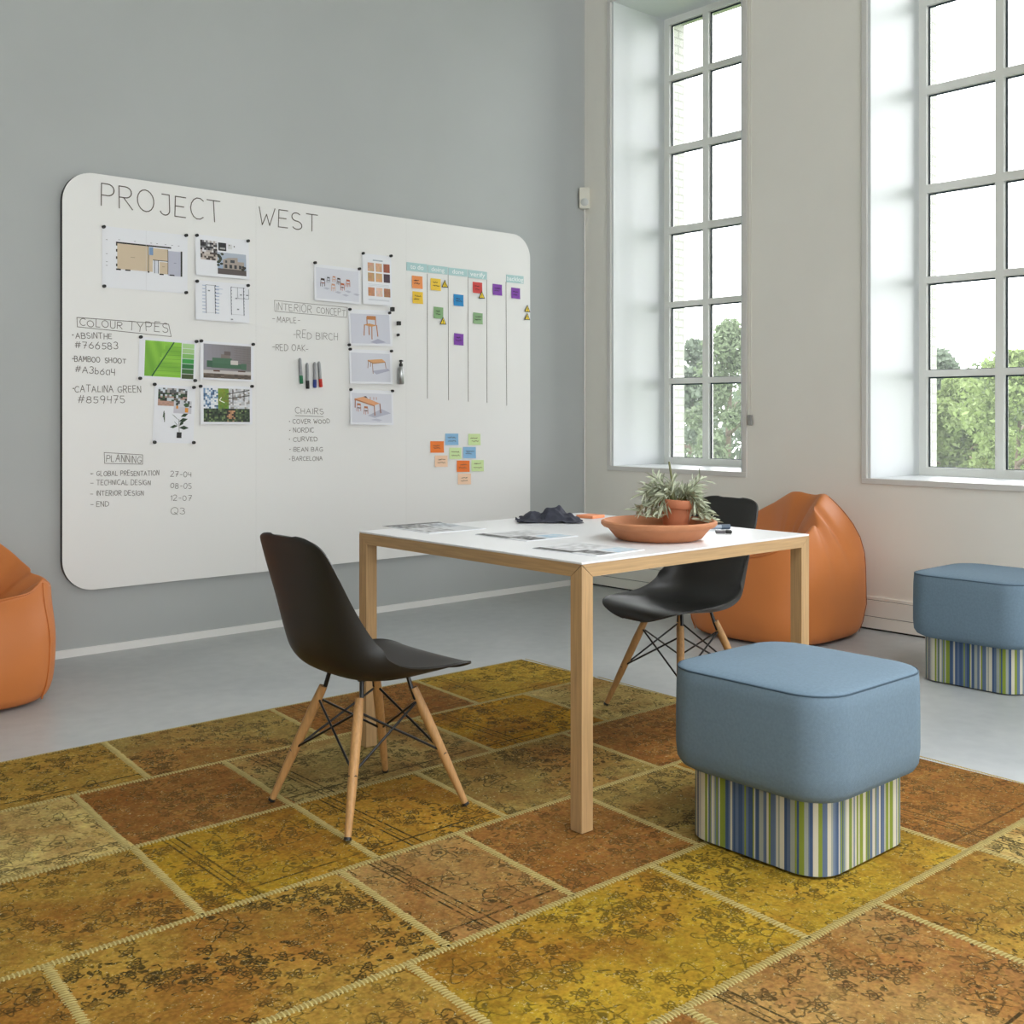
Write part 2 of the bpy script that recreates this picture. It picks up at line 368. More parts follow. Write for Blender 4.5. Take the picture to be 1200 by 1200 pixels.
# single stroke handwriting ------------------------------------------------
def cv(cx, cy, rx, ry, a0, a1, n=10):
    return [(cx + rx * math.cos(math.radians(a0 + (a1 - a0) * i / n)), cy + ry * math.sin(math.radians(a0 + (a1 - a0) * i / n))) for i in range(n + 1)]
G = {
 'A': [[(0, 0), (.35, 1), (.7, 0)], [(.14, .38), (.58, .38)]],
 'B': [[(0, 0), (0, 1)], [(0, 1)] + cv(.3, .77, .26, .23, 90, -90) + [(0, .53)], [(.3, .54)] + cv(.32, .27, .3, .27, 90, -90) + [(0, 0)]],
 'C': [cv(.38, .5, .38, .5, 50, 310)],
 'D': [[(0, 0), (0, 1)], [(0, 1)] + cv(.2, .5, .46, .5, 90, -90) + [(0, 0)]],
 'E': [[(.5, 1), (0, 1), (0, 0), (.52, 0)], [(0, .52), (.42, .52)]],
 'F': [[(.5, 1), (0, 1), (0, 0)], [(0, .52), (.42, .52)]],
 'G': [cv(.38, .5, .38, .5, 50, 330) + [(.7, .42), (.4, .42)]],
 'H': [[(0, 0), (0, 1)], [(.55, 0), (.55, 1)], [(0, .5), (.55, .5)]],
 'I': [[(.05, 0), (.05, 1)]],
 'J': [[(.15, 1), (.5, 1), (.5, .25)] + cv(.27, .25, .23, .25, 0, -160)],
 'K': [[(0, 0), (0, 1)], [(.55, 1), (.02, .45), (.58, 0)]],
 'L': [[(0, 1), (0, 0), (.48, 0)]],
 'M': [[(0, 0), (.08, 1), (.38, .3), (.68, 1), (.76, 0)]],
 'N': [[(0, 0), (0, 1), (.55, 0), (.55, 1)]],
 'O': [cv(.38, .5, .38, .5, 90, 450, 18)],
 'P': [[(0, 0), (0, 1)], [(0, 1)] + cv(.28, .74, .28, .26, 90, -90) + [(0, .48)]],
 'Q': [cv(.38, .5, .38, .5, 90, 450, 18), [(.4, .3), (.78, -.05)]],
 'R': [[(0, 0), (0, 1)], [(0, 1)] + cv(.28, .75, .28, .25, 90, -90) + [(0, .5)], [(.2, .5), (.6, 0)]],
 'S': [cv(.3, .75, .26, .25, 40, 250) + cv(.3, .25, .28, .25, 80, -150)],
 'T': [[(0, 1), (.66, 1)], [(.33, 1), (.33, 0)]],
 'U': [[(0, 1), (0, .3)] + cv(.28, .3, .28, .3, 180, 360) + [(.56, 1)]],
 'V': [[(0, 1), (.3, 0), (.6, 1)]],
 'W': [[(0, 1), (.22, 0), (.42, .62), (.62, 0), (.86, 1)]],
 'X': [[(0, 0), (.55, 1)], [(0, 1), (.55, 0)]],
 'Y': [[(0, 1), (.3, .5), (.6, 1)], [(.3, .5), (.22, 0)]],
 'Z': [[(0, 1), (.55, 1), (0, 0), (.58, 0)]],
 '0': [cv(.28, .5, .28, .5, 90, 450, 16)], '1': [[(0, .75), (.2, 1), (.2, 0)]],
 '2': [cv(.26, .74, .25, .26, 160, -30) + [(0, 0), (.55, 0)]],
 '3': [cv(.24, .76, .24, .24, 150, -80) + cv(.24, .27, .28, .27, 80, -150)],
 '4': [[(.05, 1), (.03, .45), (.5, .45)], [(.48, 1), (.45, 0)]],
 '5': [[(.5, 1), (.08, 1), (.06, .58)] + cv(.25, .3, .27, .3, 110, -140)],
 '6': [[(.42, 1)] + cv(.28, .3, .27, .3, 150, 510, 16)],
 '7': [[(0, 1), (.52, 1), (.18, 0)], [(.15, .5), (.48, .5)]],
 '8': [cv(.27, .76, .22, .24, 90, 450, 14), cv(.27, .27, .27, .27, 90, 450, 14)],
 '9': [cv(.27, .72, .25, .28, 0, 360, 14) + [(.5, .5), (.38, 0)]],
 'b': [[(0, 1), (0, 0)], cv(.22, .28, .22, .28, 150, -170, 12)], 'a': [cv(.24, .35, .24, .35, 60, 300), [(.48, .72), (.5, 0)]],
 '#': [[(.12, 0), (.26, 1)], [(.4, 0), (.56, 1)], [(0, .35), (.64, .38)], [(.04, .66), (.7, .7)]],
 '-': [[(.08, .45), (.42, .45)]], '.': [[(.05, .42), (.11, .5), (.13, .42), (.06, .40)]], ',': [[(.1, .1), (.02, -.15)]], ' ': [],
}
ADV = {c: (max([p[0] for st in s for p in st]) + .24 if s else .5) for c, s in G.items()}
def ribbon(mb, pts, w, y):
    for a, b in zip(pts[:-1], pts[1:]):
        d = Vector((b[0] - a[0], b[1] - a[1]))
        if d.length < 1e-6: continue
        d.normalize(); n = Vector((-d.y, d.x)) * w / 2; e = d * w * 0.3
        A = Vector(a) - e; B = Vector(b) + e
        mb.face([(A.x + n.x, y, A.y + n.y), (A.x - n.x, y, A.y - n.y), (B.x - n.x, y, B.y - n.y), (B.x + n.x, y, B.y + n.y)])
def write(mb, text, p0, p1, cap, w, y, jit=0.04, rnd=None):
    """handwriting along the line p0 -> p1 (x, z on the board); cap = letter height in metres"""
    rnd = rnd or random
    tot = sum(ADV[c] for c in text) - 0.24
    d = Vector((p1[0] - p0[0], p1[1] - p0[1])); sx = d.length / max(tot, .1); d.normalize(); up = Vector((-d.y, d.x)); cur = 0
    for c in text:
        ky = 1 + rnd.uniform(-jit, jit) * 1.6; oy = rnd.uniform(-jit, jit); sl = rnd.uniform(-.08, .06)
        for st in G[c]:
            pts = []
            for (a, b) in st:
                v = Vector(p0) + d * ((cur + a + sl * b) * sx) + up * ((b * ky + oy) * cap); pts.append((v.x, v.y))
            ribbon(mb, pts, w, y)
        cur += ADV[c]
YW = YB - 0.0012
def bp(px, py): p = on_y(px, py, YB); return (p.x, p.z)
def writing(text_rows, w=0.0036, m=None):
    rnd = random.Random(len(text_rows) + sum(ord(c) for r in text_rows if r[0] for c in r[0])); bullet = None
    for row in text_rows:
        if row[0] in ('.', '-') and bullet is None and row is not text_rows[-1]: bullet = MB(); mb = bullet
        elif bullet is not None: mb = bullet; bullet = None
        else: mb = MB()
        if row[0] is None:
            ribbon(mb, [bp(*p) for p in row[1]], w * 0.8, YW)
        else:
            t, a, b, cap = row; d = on_y(a[0], a[1], YB); dep = (d - CAM).dot(FWD)
            write(mb, t, bp(*a), bp(*b), cap * dep / F_PX, w * .82, YW, .075 if cap < 15 else .03, rnd=rnd)
        if mb is bullet: continue
        mb.v = [(x - bcx, y, z - BZ0) for x, y, z in mb.v]
        o = mb.build('handwriting' if row[0] else 'ruled_outline', m or M_PEN, board)
        if row[0] and len(row[0]) > 1: o['label'] = 'handwriting ' + row[0]
writing([('PROJECT', (118.5, 241), (259, 260.5), 25.5)], 0.0062)
writing([('WEST', (302.5, 263), (372, 271.5), 20.5)], 0.0062)
def boxed(a, b, c, d): return (None, [a, b, c, d, a])
writing([('COLOUR', (93.5, 381.5), (143, 385.8), 8), ('TYPES', (150, 386.5), (196.5, 390.5), 11.5), boxed((90, 372), (197.5, 380), (200.5, 394.5), (90.5, 383))])
writing([('.', (84, 395), (86.5, 395), 6), ('ABSINTHE', (88.7, 396.2), (131, 397.2), 6.3), ('#766583', (88, 407.5), (138, 409.5), 7.8)])
writing([('.', (84, 423), (86.5, 423), 6), ('BAMBOO', (87.3, 423.6), (117, 424.5), 6.2), ('SHOOT', (123, 424.8), (147.5, 425.7), 5.2), ('#A3b6a4', (88, 436), (134.5, 440), 7.4)])
writing([('.', (84, 458), (86.5, 458), 6), ('CATALINA GREEN', (87.5, 459.2), (165, 460), 7.6), ('#859475', (91, 471.5), (146, 472.5), 8)])
writing([('PLANNING', (124.5, 541), (165.5, 542.5), 8), boxed((122, 530.3), (167, 533), (167, 544), (122.6, 543))], 0.003)
rows = [('.', (106, 557), (108.5, 557), 5)]
for t, y0, x1, dt, dy, dx in (('GLOBAL PRESENTATION', 557.5, 186, '27-04', 558.5, 224), ('TECHNICAL DESIGN', 568.3, 176, '08-05', 572, 224), ('INTERIOR DESIGN', 580.8, 168, '12-07', 586, 224), ('END', 593.6, 127.5, 'Q3', 602, 216.5)):
    rows += [('-', (105, y0), (109, y0), 5), (t, (113, y0), (x1, y0 - .3), 5.6), (dt, (199.5, dy), (dx, dy + .6), 6 if dt != 'Q3' else 8)]
writing(rows, 0.0028)
writing([('INTERIOR', (323.7, 363.3), (365, 366.3), 8.4), ('CONCEPT', (371, 367), (404.5, 370.2), 7.4), boxed((321.5, 352), (407, 360.3), (406, 372), (322, 364.8)),
         ('-', (318.5, 376), (322, 376.2), 5), ('MAPLE', (324.7, 377.6), (347, 378.3), 6.2), ('-', (348.5, 378), (351.5, 378), 5),
         ('-', (343.5, 394), (346.5, 394.2), 5), ('RED BIRCH', (347.7, 395.8), (395.4, 398.8), 8.2),
         ('-', (318.5, 409), (322, 409), 5), ('RED OAK', (323, 410.5), (357.5, 411.2), 6.8), ('-', (358, 411), (361, 411), 4)], 0.0032, M_PEN_SOFT)
rows = [('CHAIRS', (346, 484.7), (379, 485.2), 6.6), (None, [(346, 487), (378.7, 488.2)])]
for t, y, x0, x1 in (('COVER WOOD', 496.3, 343, 386.3), ('NORDIC', 506.8, 343.9, 367.6), ('CURVED', 517.3, 343.5, 372), ('BEAN BAG', 529, 343.9, 378), ('BARCELONA', 540, 342.4, 377.6)):
    rows += [('.', (338.2, y), (340, y), 5), (t, (x0, y), (x1, y - .2), 5)]
writing(rows, 0.003)
for (a, b, c, d) in ((500.5, 320.9, 500.7, 466.8), (525, 322.4, 525.5, 468.9), (548.2, 325, 548.5, 470.4), (570.3, 327.7, 570.6, 471.7), (592.8, 330.4, 593.7, 475.2)):
    mb = MB(); p, q = bp(a, b), bp(c, d); ribbon(mb, [(p[0] - bcx, p[1] - BZ0), (q[0] - bcx, q[1] - BZ0)], 0.0036, YW); mb.build('column_line', M_PEN, board)

# ------------------------------------------------------------------ things on the board
def board_frame(cs):
    """rectangle (centre, width, height, tilt) on the board from its four corners TL TR BR BL"""
    q = [Vector(bp(*c)) for c in cs]; ctr = sum(q, Vector((0, 0))) / 4
    wv = ((q[1] - q[0]) + (q[2] - q[3])) / 2; hv = ((q[0] - q[3]) + (q[1] - q[2])) / 2
    return ctr, wv.length, hv.length, math.atan2(wv.y, wv.x)
class Print:
    """printed picture in paper coordinates 0..1"""
    def __init__(s, w, h, curl): s.mb = MB(); s.w = w; s.h = h; s.curl = curl; s.k = 0
    def P(s, x, y): return ((x - .5) * s.w, -0.0016 - s.k * 0.00008 - s.curl(x, y), (y - .5) * s.h)
    def poly(s, pts, c): s.k += 1; s.mb.face([s.P(*p) for p in pts], 0, c)
    def rect(s, x0, y0, x1, y1, c, fn=None, nx=4, ny=4):
        s.k += 1
        for i in range(nx):
            for j in range(ny):
                a, b = x0 + (x1 - x0) * i / nx, x0 + (x1 - x0) * (i + 1) / nx; d, e = y0 + (y1 - y0) * j / ny, y0 + (y1 - y0) * (j + 1) / ny
                s.mb.face([s.P(a, d), s.P(b, d), s.P(b, e), s.P(a, e)], 0, fn((i + .5) / nx, (j + .5) / ny) if fn else c)
    def line(s, x0, y0, x1, y1, c, w=0.006):
        d = Vector(((x1 - x0) * s.w, (y1 - y0) * s.h)); n = Vector((-d.y, d.x)).normalized() * w * s.w / 2
        nx, ny = n.x / s.w, n.y / s.h; s.poly([(x0 + nx, y0 + ny), (x0 - nx, y0 - ny), (x1 - nx, y1 - ny), (x1 + nx, y1 + ny)], c)
    def blob(s, cx, cy, r, c, n=9, asp=1.0): s.poly([(cx + r * math.cos(2 * PI * k / n) * random.uniform(.75, 1.1), cy + r * asp * math.sin(2 * PI * k / n) * random.uniform(.75, 1.1)) for k in range(n)], c)

def pr_plan(p):
    BK, TAN, BL = (42, 38, 38), (208, 190, 164), (186, 188, 204)
    p.rect(.17, .32, .53, .74, TAN); p.rect(.57, .52, .76, .72, TAN); p.rect(.66, .30, .76, .50, TAN); p.rect(.53, .32, .58, .60, TAN); p.rect(.76, .28, .92, .70, BL)
    p.rect(.60, .30, .64, .52, (214, 218, 228)); p.rect(.54, .60, .585, .73, (120, 150, 190))
    p.rect(.155, .74, .80, .765, BK); p.rect(.155, .70, .17, .76, BK)
    for y in (.60, .48, .36): p.rect(.155, y, .17, y + .045, BK)
    p.rect(.155, .30, .21, .325, BK); p.rect(.26, .30, .32, .322, BK); p.rect(.52, .30, .54, .325, BK); p.rect(.66, .28, .71, .30, BK); p.rect(.78, .28, .84, .30, BK)
    p.rect(.915, .28, .935, .71, BK); p.line(.53, .32, .53, .74, (90, 84, 80)); p.line(.58, .52, .76, .52, BK, .007); p.line(.60, .30, .60, .52, BK); p.line(.645, .30, .645, .52, BK); p.line(.76, .3, .76, .72, (110, 100, 95))
    for x in (.18, .36, .55, .62, .72, .80, .88): p.line(x, .80, x + .02, .80, (150, 150, 155))
    for y in (.78, .55, .42, .36): p.line(.04, y, .06, y, (150, 150, 155))
    p.line(.5, 0.0, .5, 1, (214, 215, 220), .003); p.line(.32, .53, .37, .53, (160, 145, 125)); p.line(.69, .42, .72, .42, (160, 145, 125)); p.line(.83, .5, .86, .5, (140, 142, 160))
def pr_house(p):
    rnd = random.Random(3)
    p.rect(.09, .40, .40, .88, None, lambda u, v: rnd.choice([(60, 58, 60), (215, 215, 218), (180, 172, 168), (120, 120, 124), (46, 44, 48)]) if v > .35 else rnd.choice([(200, 190, 184), (184, 172, 164), (74, 66, 64)]), 9, 10)
    p.rect(.42, .66, .57, .86, (50, 50, 52)); p.rect(.45, .70, .55, .74, (170, 170, 170)); p.rect(.60, .72, .68, .84, (215, 216, 220)); p.rect(.71, .78, .73, .81, (60, 60, 62)); p.rect(.62, .80, .64, .83, (110, 110, 112))
    p.rect(.40, .08, .94, .62, None, lambda u, v: (150 + int(30 * v), 172 + int(16 * v), 200), 3, 5)
    p.rect(.40, .08, .94, .22, (92, 84, 82)); p.poly([(.50, .22), (.50, .44), (.60, .50), (.78, .52), (.78, .42), (.90, .42), (.90, .22)], (168, 158, 150))
    for k in range(4): p.rect(.53 + k * .09, .24, .58 + k * .09, .33, (60, 62, 66))
    p.rect(.64, .38, .72, .45, (70, 74, 80)); p.rect(.54, .37, .58, .43, (80, 80, 84))
    for k in range(9): p.blob(.44 + rnd.uniform(-.03, .05), .30 + k * .035, .035, rnd.choice([(52, 58, 50), (70, 76, 64)]))
    for k in range(5): p.blob(.86 + rnd.uniform(0, .05), .22 + k * .02, .03, (58, 54, 52))
def pr_lines(p):
    A, B = (96, 100, 112), (150, 168, 200)
    for x0, x1 in ((.19, .36), (.66, .90)):
        p.line(x0, .18, x0, .90, A, .012); p.line(x1, .18, x1, .90, A, .012); p.line(x0, .90, x1, .90, A); p.line(x0, .2, x1, .2, (190, 192, 198))
    for k in range(9):
        y = .20 + k * .085; p.line(.12, y, .19, y, B, .01); p.line(.36, y, .43, y, B, .012)
        p.rect(.355, y, .372, y + .03, (70, 76, 90), None, 1, 1); p.rect(.655, y, .668, y + .03, (80, 86, 100), None, 1, 1); p.rect(.895, y, .908, y + .03, (70, 76, 90), None, 1, 1)
    p.line(.36, .82, .50, .82, B); p.line(.36, .70, .48, .70, B); p.line(.78, .62, .78, .9, A); p.line(.78, .62, .99, .62, A); p.line(.99, .62, .99, .88, A)
    for x, y in ((.22, .74), (.73, .60), (.82, .70), (.94, .70), (.76, .32), (.64, .05)): p.rect(x, y, x + .04, y + .03, (130, 134, 142), None, 1, 1)
def pr_leaf(p):
    def f(u, v):
        d = u - (.22 + .38 * v); s = .5 + .5 * math.sin(14 * (v * (1.0 if d > 0 else -.9) + abs(d) * (.15 if d > 0 else 1.25)))
        k = .65 + .35 * s; k *= (1.0 if d > 0 else .55 + .45 * min(1, u + v * .8))
        return (int(84 + 60 * k), int(140 + 62 * k), int(40 + 30 * k))
    p.rect(.10, .06, .735, .93, None, f, 22, 18); p.line(.23, .06, .60, .93, (40, 92, 50), .022)
    for k in range(8): y = .1 + k * .1; p.line(.25 + .37 * (y - .06), y, .73, y - .02 + .03, (92, 150, 52), .005)
    for k, c in enumerate([(70, 84, 52), (62, 110, 58), (48, 118, 62), (64, 158, 76), (134, 190, 104), (168, 206, 142), (176, 214, 152)]): p.rect(.75, .04 + k * .127, .96, .155 + k * .127, c)
def pr_sofa(p):
    p.rect(.06, .05, .95, .93, None, lambda u, v: (150 - int(30 * u), 148 - int(34 * u), 158 - int(44 * u)) if v > .28 else (150, 146, 146), 12, 12)
    for k in range(7): p.line(.62, .50 + k * .06, .95, .48 + k * .06, (104, 96, 96), .004)
    p.rect(.06, .05, .95, .17, None, lambda u, v: random.choice([(96, 84, 74), (120, 106, 94), (84, 74, 66)]), 14, 4); p.rect(.06, .17, .95, .25, (196, 190, 188))
    p.rect(.38, .56, .55, .68, (126, 116, 112)); p.rect(.44, .66, .56, .76, (104, 94, 92)); p.rect(.22, .40, .58, .58, (76, 112, 88)); p.rect(.20, .32, .84, .44, (70, 106, 82)); p.rect(.12, .33, .22, .50, (62, 96, 76)); p.rect(.76, .30, .86, .46, (78, 110, 90)); p.rect(.56, .42, .70, .53, (202, 196, 192))
    p.rect(.24, .22, .36, .26, (98, 66, 54)); p.rect(.70, .24, .84, .27, (90, 66, 56))
def pr_plants(p):
    rnd = random.Random(5)
    p.rect(.09, .64, .80, .95, None, lambda u, v: rnd.choice([(60, 84, 58), (44, 48, 44), (196, 204, 210), (180, 150, 138), (120, 110, 104)]) if .25 < v < .7 else (rnd.choice([(190, 150, 134), (172, 140, 126)]) if v < .3 else rnd.choice([(206, 214, 222), (90, 92, 92), (176, 170, 168)])), 13, 11)
    p.rect(.48, .52, .92, .74, None, lambda u, v: rnd.choice([(196, 200, 206), (206, 206, 212), (70, 74, 74)]) if v > .55 else (198, 196, 206), 9, 8)
    p.rect(.76, .54, .84, .62, (222, 146, 50)); p.rect(.54, .60, .59, .65, (222, 150, 60)); p.blob(.80, .67, .07, (64, 92, 62), asp=.6); p.blob(.56, .68, .035, (60, 70, 60))
    for (x0, y0, x1, y1) in ((.24, .53, .26, .40), (.26, .52, .27, .36), (.25, .55, .23, .44)): p.line(x0, y0, x1, y1, (76, 90, 74), .02)
    p.rect(.58, .09, .70, .19, (38, 36, 36)); p.line(.64, .19, .62, .42, (100, 104, 70), .012)
    for (x, y, dx, dy) in ((.62, .40, -.18, .10), (.62, .38, .22, .05), (.60, .30, -.20, -.03), (.63, .27, .24, .0), (.60, .34, -.14, -.10), (.66, .46, .18, .06), (.6, .3, -.1, .08), (.64, .3, .1, .1)):
        p.poly([(x, y), (x + dx * .5 - dy * .35, y + dy * .5 + abs(dx) * .16), (x + dx, y + dy), (x + dx * .5 + dy * .35, y + dy * .5 - abs(dx) * .14)], rnd.choice([(62, 96, 58), (84, 118, 66), (46, 66, 48), (104, 126, 74)]))
def pr_office(p):
    rnd = random.Random(9)
    def f(u, v):
        if v < .42: return rnd.choice([(46, 60, 46), (70, 88, 62), (58, 74, 50), (36, 42, 38), (110, 128, 84), (150, 128, 104) if .5 < u < .72 else (64, 80, 58)])
        if .3 < u < .52: return (88 + int(40 * v) + rnd.randint(-12, 12), 130 + int(16 * v) + rnd.randint(-14, 14), 52)
        if u <= .3: return rnd.choice([(206, 216, 228), (120, 150, 184), (232, 234, 238), (70, 96, 130)])
        return rnd.choice([(206, 210, 216), (190, 192, 194), (222, 222, 224), (150, 146, 142)])
    p.rect(.06, .06, .95, .93, None, f, 26, 20)
    for (a, b, c, d) in ((.50, .78, .95, .90), (.52, .66, .95, .76), (.62, .5, .62, .92), (.84, .6, .84, .92)): p.line(a, b, c, d, (72, 66, 62), .016)
    p.rect(.50, .14, .66, .36, None, lambda u, v: rnd.choice([(196, 150, 112), (176, 132, 98), (60, 52, 46)]), 5, 5); p.line(.36, .62, .40, .70, (238, 244, 226), .015); p.line(.36, .62, .46, .56, (238, 244, 226), .015)
def mini_chair(p, x, y, s, c, c2=(60, 50, 48)):
    p.line(x - s * .5, y, x - s * .45, y + s * 1.1, c, s * .12); p.line(x + s * .4, y + s * .1, x + s * .4, y + s, c, s * .12); p.line(x - s * .1, y - s * .1, x - s * .08, y + s * .8, c, s * .1)
    p.poly([(x - s * .6, y + s * .95), (x + s * .1, y + s * .8), (x + s * .55, y + s * 1.0), (x - s * .1, y + s * 1.15)], c2)
    p.poly([(x - s * .45, y + s * 1.75), (x + s * .4, y + s * 1.65), (x + s * .4, y + s * 2.2), (x - s * .4, y + s * 2.3)], c)
    p.line(x - s * .42, y + s * 1.1, x - s * .42, y + s * 1.8, c, s * .1); p.line(x + s * .4, y + s * 1.0, x + s * .4, y + s * 1.7, c, s * .1)
def pr_chairs(p):
    p.rect(.04, .06, .96, .92, (216, 218, 228))
    for x, y in ((.5, .28), (.72, .33), (.66, .22), (.9, .27), (.25, .36)): p.poly([(x - .07, y), (x + .02, y - .04), (x + .08, y), (x, y + .03)], (188, 190, 204))
    for x, y, s, c, c2 in ((.18, .40, .10, (60, 44, 40), (140, 76, 56)), (.30, .52, .07, (90, 90, 96), (110, 110, 116)), (.42, .56, .07, (200, 140, 104), (210, 160, 124)), (.40, .30, .09, (206, 158, 128), (214, 170, 140)), (.52, .50, .08, (70, 54, 50), (120, 66, 52)), (.60, .34, .09, (190, 104, 66), (56, 50, 54)), (.72, .46, .09, (180, 96, 66), (196, 120, 84))): mini_chair(p, x, y, s, c, c2)
def pr_swatch(p):
    p.rect(.36, .87, .70, .895, (168, 178, 190))
    for (x, y, c) in ((.18, .66, (206, 164, 136)), (.45, .66, (214, 172, 140)), (.72, .66, (160, 96, 74)), (.18, .46, (196, 158, 114)), (.45, .46, (214, 168, 126)), (.72, .46, (78, 62, 72)), (.18, .17, (200, 142, 106)), (.45, .17, (226, 196, 176)), (.72, .17, (172, 122, 92))): p.rect(x, y, x + .22, y + .17, None, lambda u, v, c=c: tuple(int(q * random.uniform(.94, 1.04)) for q in c), 5, 3)
    for y in (.40, .375, .10, .085): p.rect(.18, y, .90, y + .008, (196, 200, 208))
def pr_chair(p):
    p.rect(.04, .06, .95, .88, (208, 210, 222)); W = (178, 118, 74); p.poly([(.48, .10), (.62, .06), (.85, .10), (.66, .20)], (172, 174, 194))
    for a in ((.34, .28, .36, .58), (.52, .18, .53, .56), (.46, .30, .46, .56), (.66, .26, .64, .58), (.42, .58, .42, .80), (.62, .58, .62, .80)): p.line(*a, W, .022)
    p.poly([(.33, .58), (.52, .53), (.65, .57), (.47, .62)], (206, 150, 96)); p.poly([(.41, .73), (.63, .72), (.63, .83), (.42, .83)], (190, 128, 80))
def pr_bench(p):
    p.rect(.04, .06, .95, .90, (210, 212, 222)); W = (150, 106, 72); p.poly([(.52, .38), (.90, .46), (.94, .40), (.62, .28)], (174, 176, 194))
    for a in ((.42, .46, .44, .68), (.54, .30, .53, .62), (.85, .46, .83, .66), (.48, .5, .49, .66)): p.line(*a, W, .014)
    p.poly([(.42, .70), (.55, .62), (.84, .66), (.76, .74)], (216, 164, 112)); p.poly([(.42, .70), (.55, .62), (.84, .66), (.84, .64), (.55, .59), (.42, .67)], (176, 124, 82))
def pr_table(p):
    p.rect(.04, .06, .96, .90, (212, 214, 224)); W = (160, 100, 66); p.poly([(.40, .26), (.56, .20), (.94, .34), (.72, .46)], (182, 184, 200)); p.poly([(.46, .14), (.66, .10), (.74, .14), (.6, .18)], (190, 192, 206))
    for x, y in ((.20, .38), (.36, .30)): mini_chair(p, x, y, .10, (186, 118, 80), (96, 66, 56))
    for a in ((.11, .48, .12, .74), (.56, .26, .55, .56), (.70, .34, .68, .62)): p.line(*a, W, .02)
    p.poly([(.10, .74), (.55, .56), (.68, .62), (.30, .80)], (222, 164, 122)); p.poly([(.10, .74), (.55, .56), (.55, .53), (.10, .70)], (188, 124, 84)); p.poly([(.30, .80), (.40, .76), (.36, .82)], (50, 46, 48))
    for x in (.46, .54, .60): p.line(x, .72, x, .80, (180, 118, 84), .012)

PAPERS = [
 ('floor plan', [(119.5, 265), (219.5, 275.5), (219.5, 344.5), (119.5, 336)], pr_plan, 'large printed floor plan with beige rooms', 0.0),
 ('house photo sheet', [(228.7, 274.3), (291.3, 281.8), (290.8, 328), (228, 322.5)], pr_house, 'sheet with two photos of a house beside the floor plan', .012),
 ('line drawing sheet', [(228.7, 328), (291.3, 333.8), (290.6, 379), (228, 374.5)], pr_lines, 'sheet of thin blue grey plan drawings below the house photos', .012),
 ('leaf sheet', [(162.6, 394.5), (230, 400), (229, 446.5), (162.6, 442.8)], pr_leaf, 'green leaf print with colour swatches beside it', 0.0),
 ('sofa sheet', [(234, 399), (297, 403.5), (296, 447.5), (234, 444.5)], pr_sofa, 'photo print of a green sofa in a grey room', 0.008),
 ('plant collage', [(180, 450), (228, 453.6), (227.2, 519.6), (179.6, 518.6)], pr_plants, 'upright collage sheet with a potted plant picture at bottom', 0.0),
 ('green office sheet', [(234, 451.4), (296, 453), (294, 497.4), (234.4, 497)], pr_office, 'photo print of an office full of green plants', 0.008),
 ('chair group sheet', [(367.2, 309.2), (422, 315.6), (421, 357), (367.6, 351.8)], pr_chairs, 'sheet printed with a group of small chairs', .012),
 ('wood swatch sheet', [(424, 297), (458.2, 300.2), (458, 359.4), (424, 355.8)], pr_swatch, 'upright sheet of nine brown wood swatches', .012),
 ('single chair sheet', [(408.7, 362.4), (458.4, 364), (458.4, 406), (407.7, 404.6)], pr_chair, 'sheet printed with one wooden chair', .008),
 ('bench sheet', [(409, 408.8), (458.4, 411.2), (459.2, 450.2), (408.7, 449.5)], pr_bench, 'sheet printed with an empty wooden table and its grey shadow', .010),
 ('table sheet', [(410, 456), (460, 458.2), (460, 498), (408.7, 497.5)], pr_table, 'sheet printed with a wooden table and chairs, lowest of the furniture sheets', .012),
]
for nm, cs, fn, label, cu in PAPERS:
    ctr, pw, ph, tl = board_frame(cs)
    curl = (lambda x, y, cu=cu: cu * (1 - y))
    mb = MB(); N = 8
    for fb in (0.0, 0.0008):
        for i in range(N):
            for j in range(N):
                q = []
                for (a, b) in ((i, j), (i + 1, j), (i + 1, j + 1), (i, j + 1)):
                    q.append(((a / N - .5) * pw, -0.0006 - fb - curl(a / N, b / N), (b / N - .5) * ph))
                mb.face(q)
    o = mb.build('paper_sheet', M_PAPER, None, (ctr.x, YB, ctr.y), rot=(0, -tl, 0)); tag(o, label, 'paper sheet')
    pr_ = Print(pw, ph, curl); pr_.rect(0, 0, 1, 1, (232, 234, 240), None, 8, 8); fn(pr_); pr_.mb.build('printed_picture', M_PRINT, o)

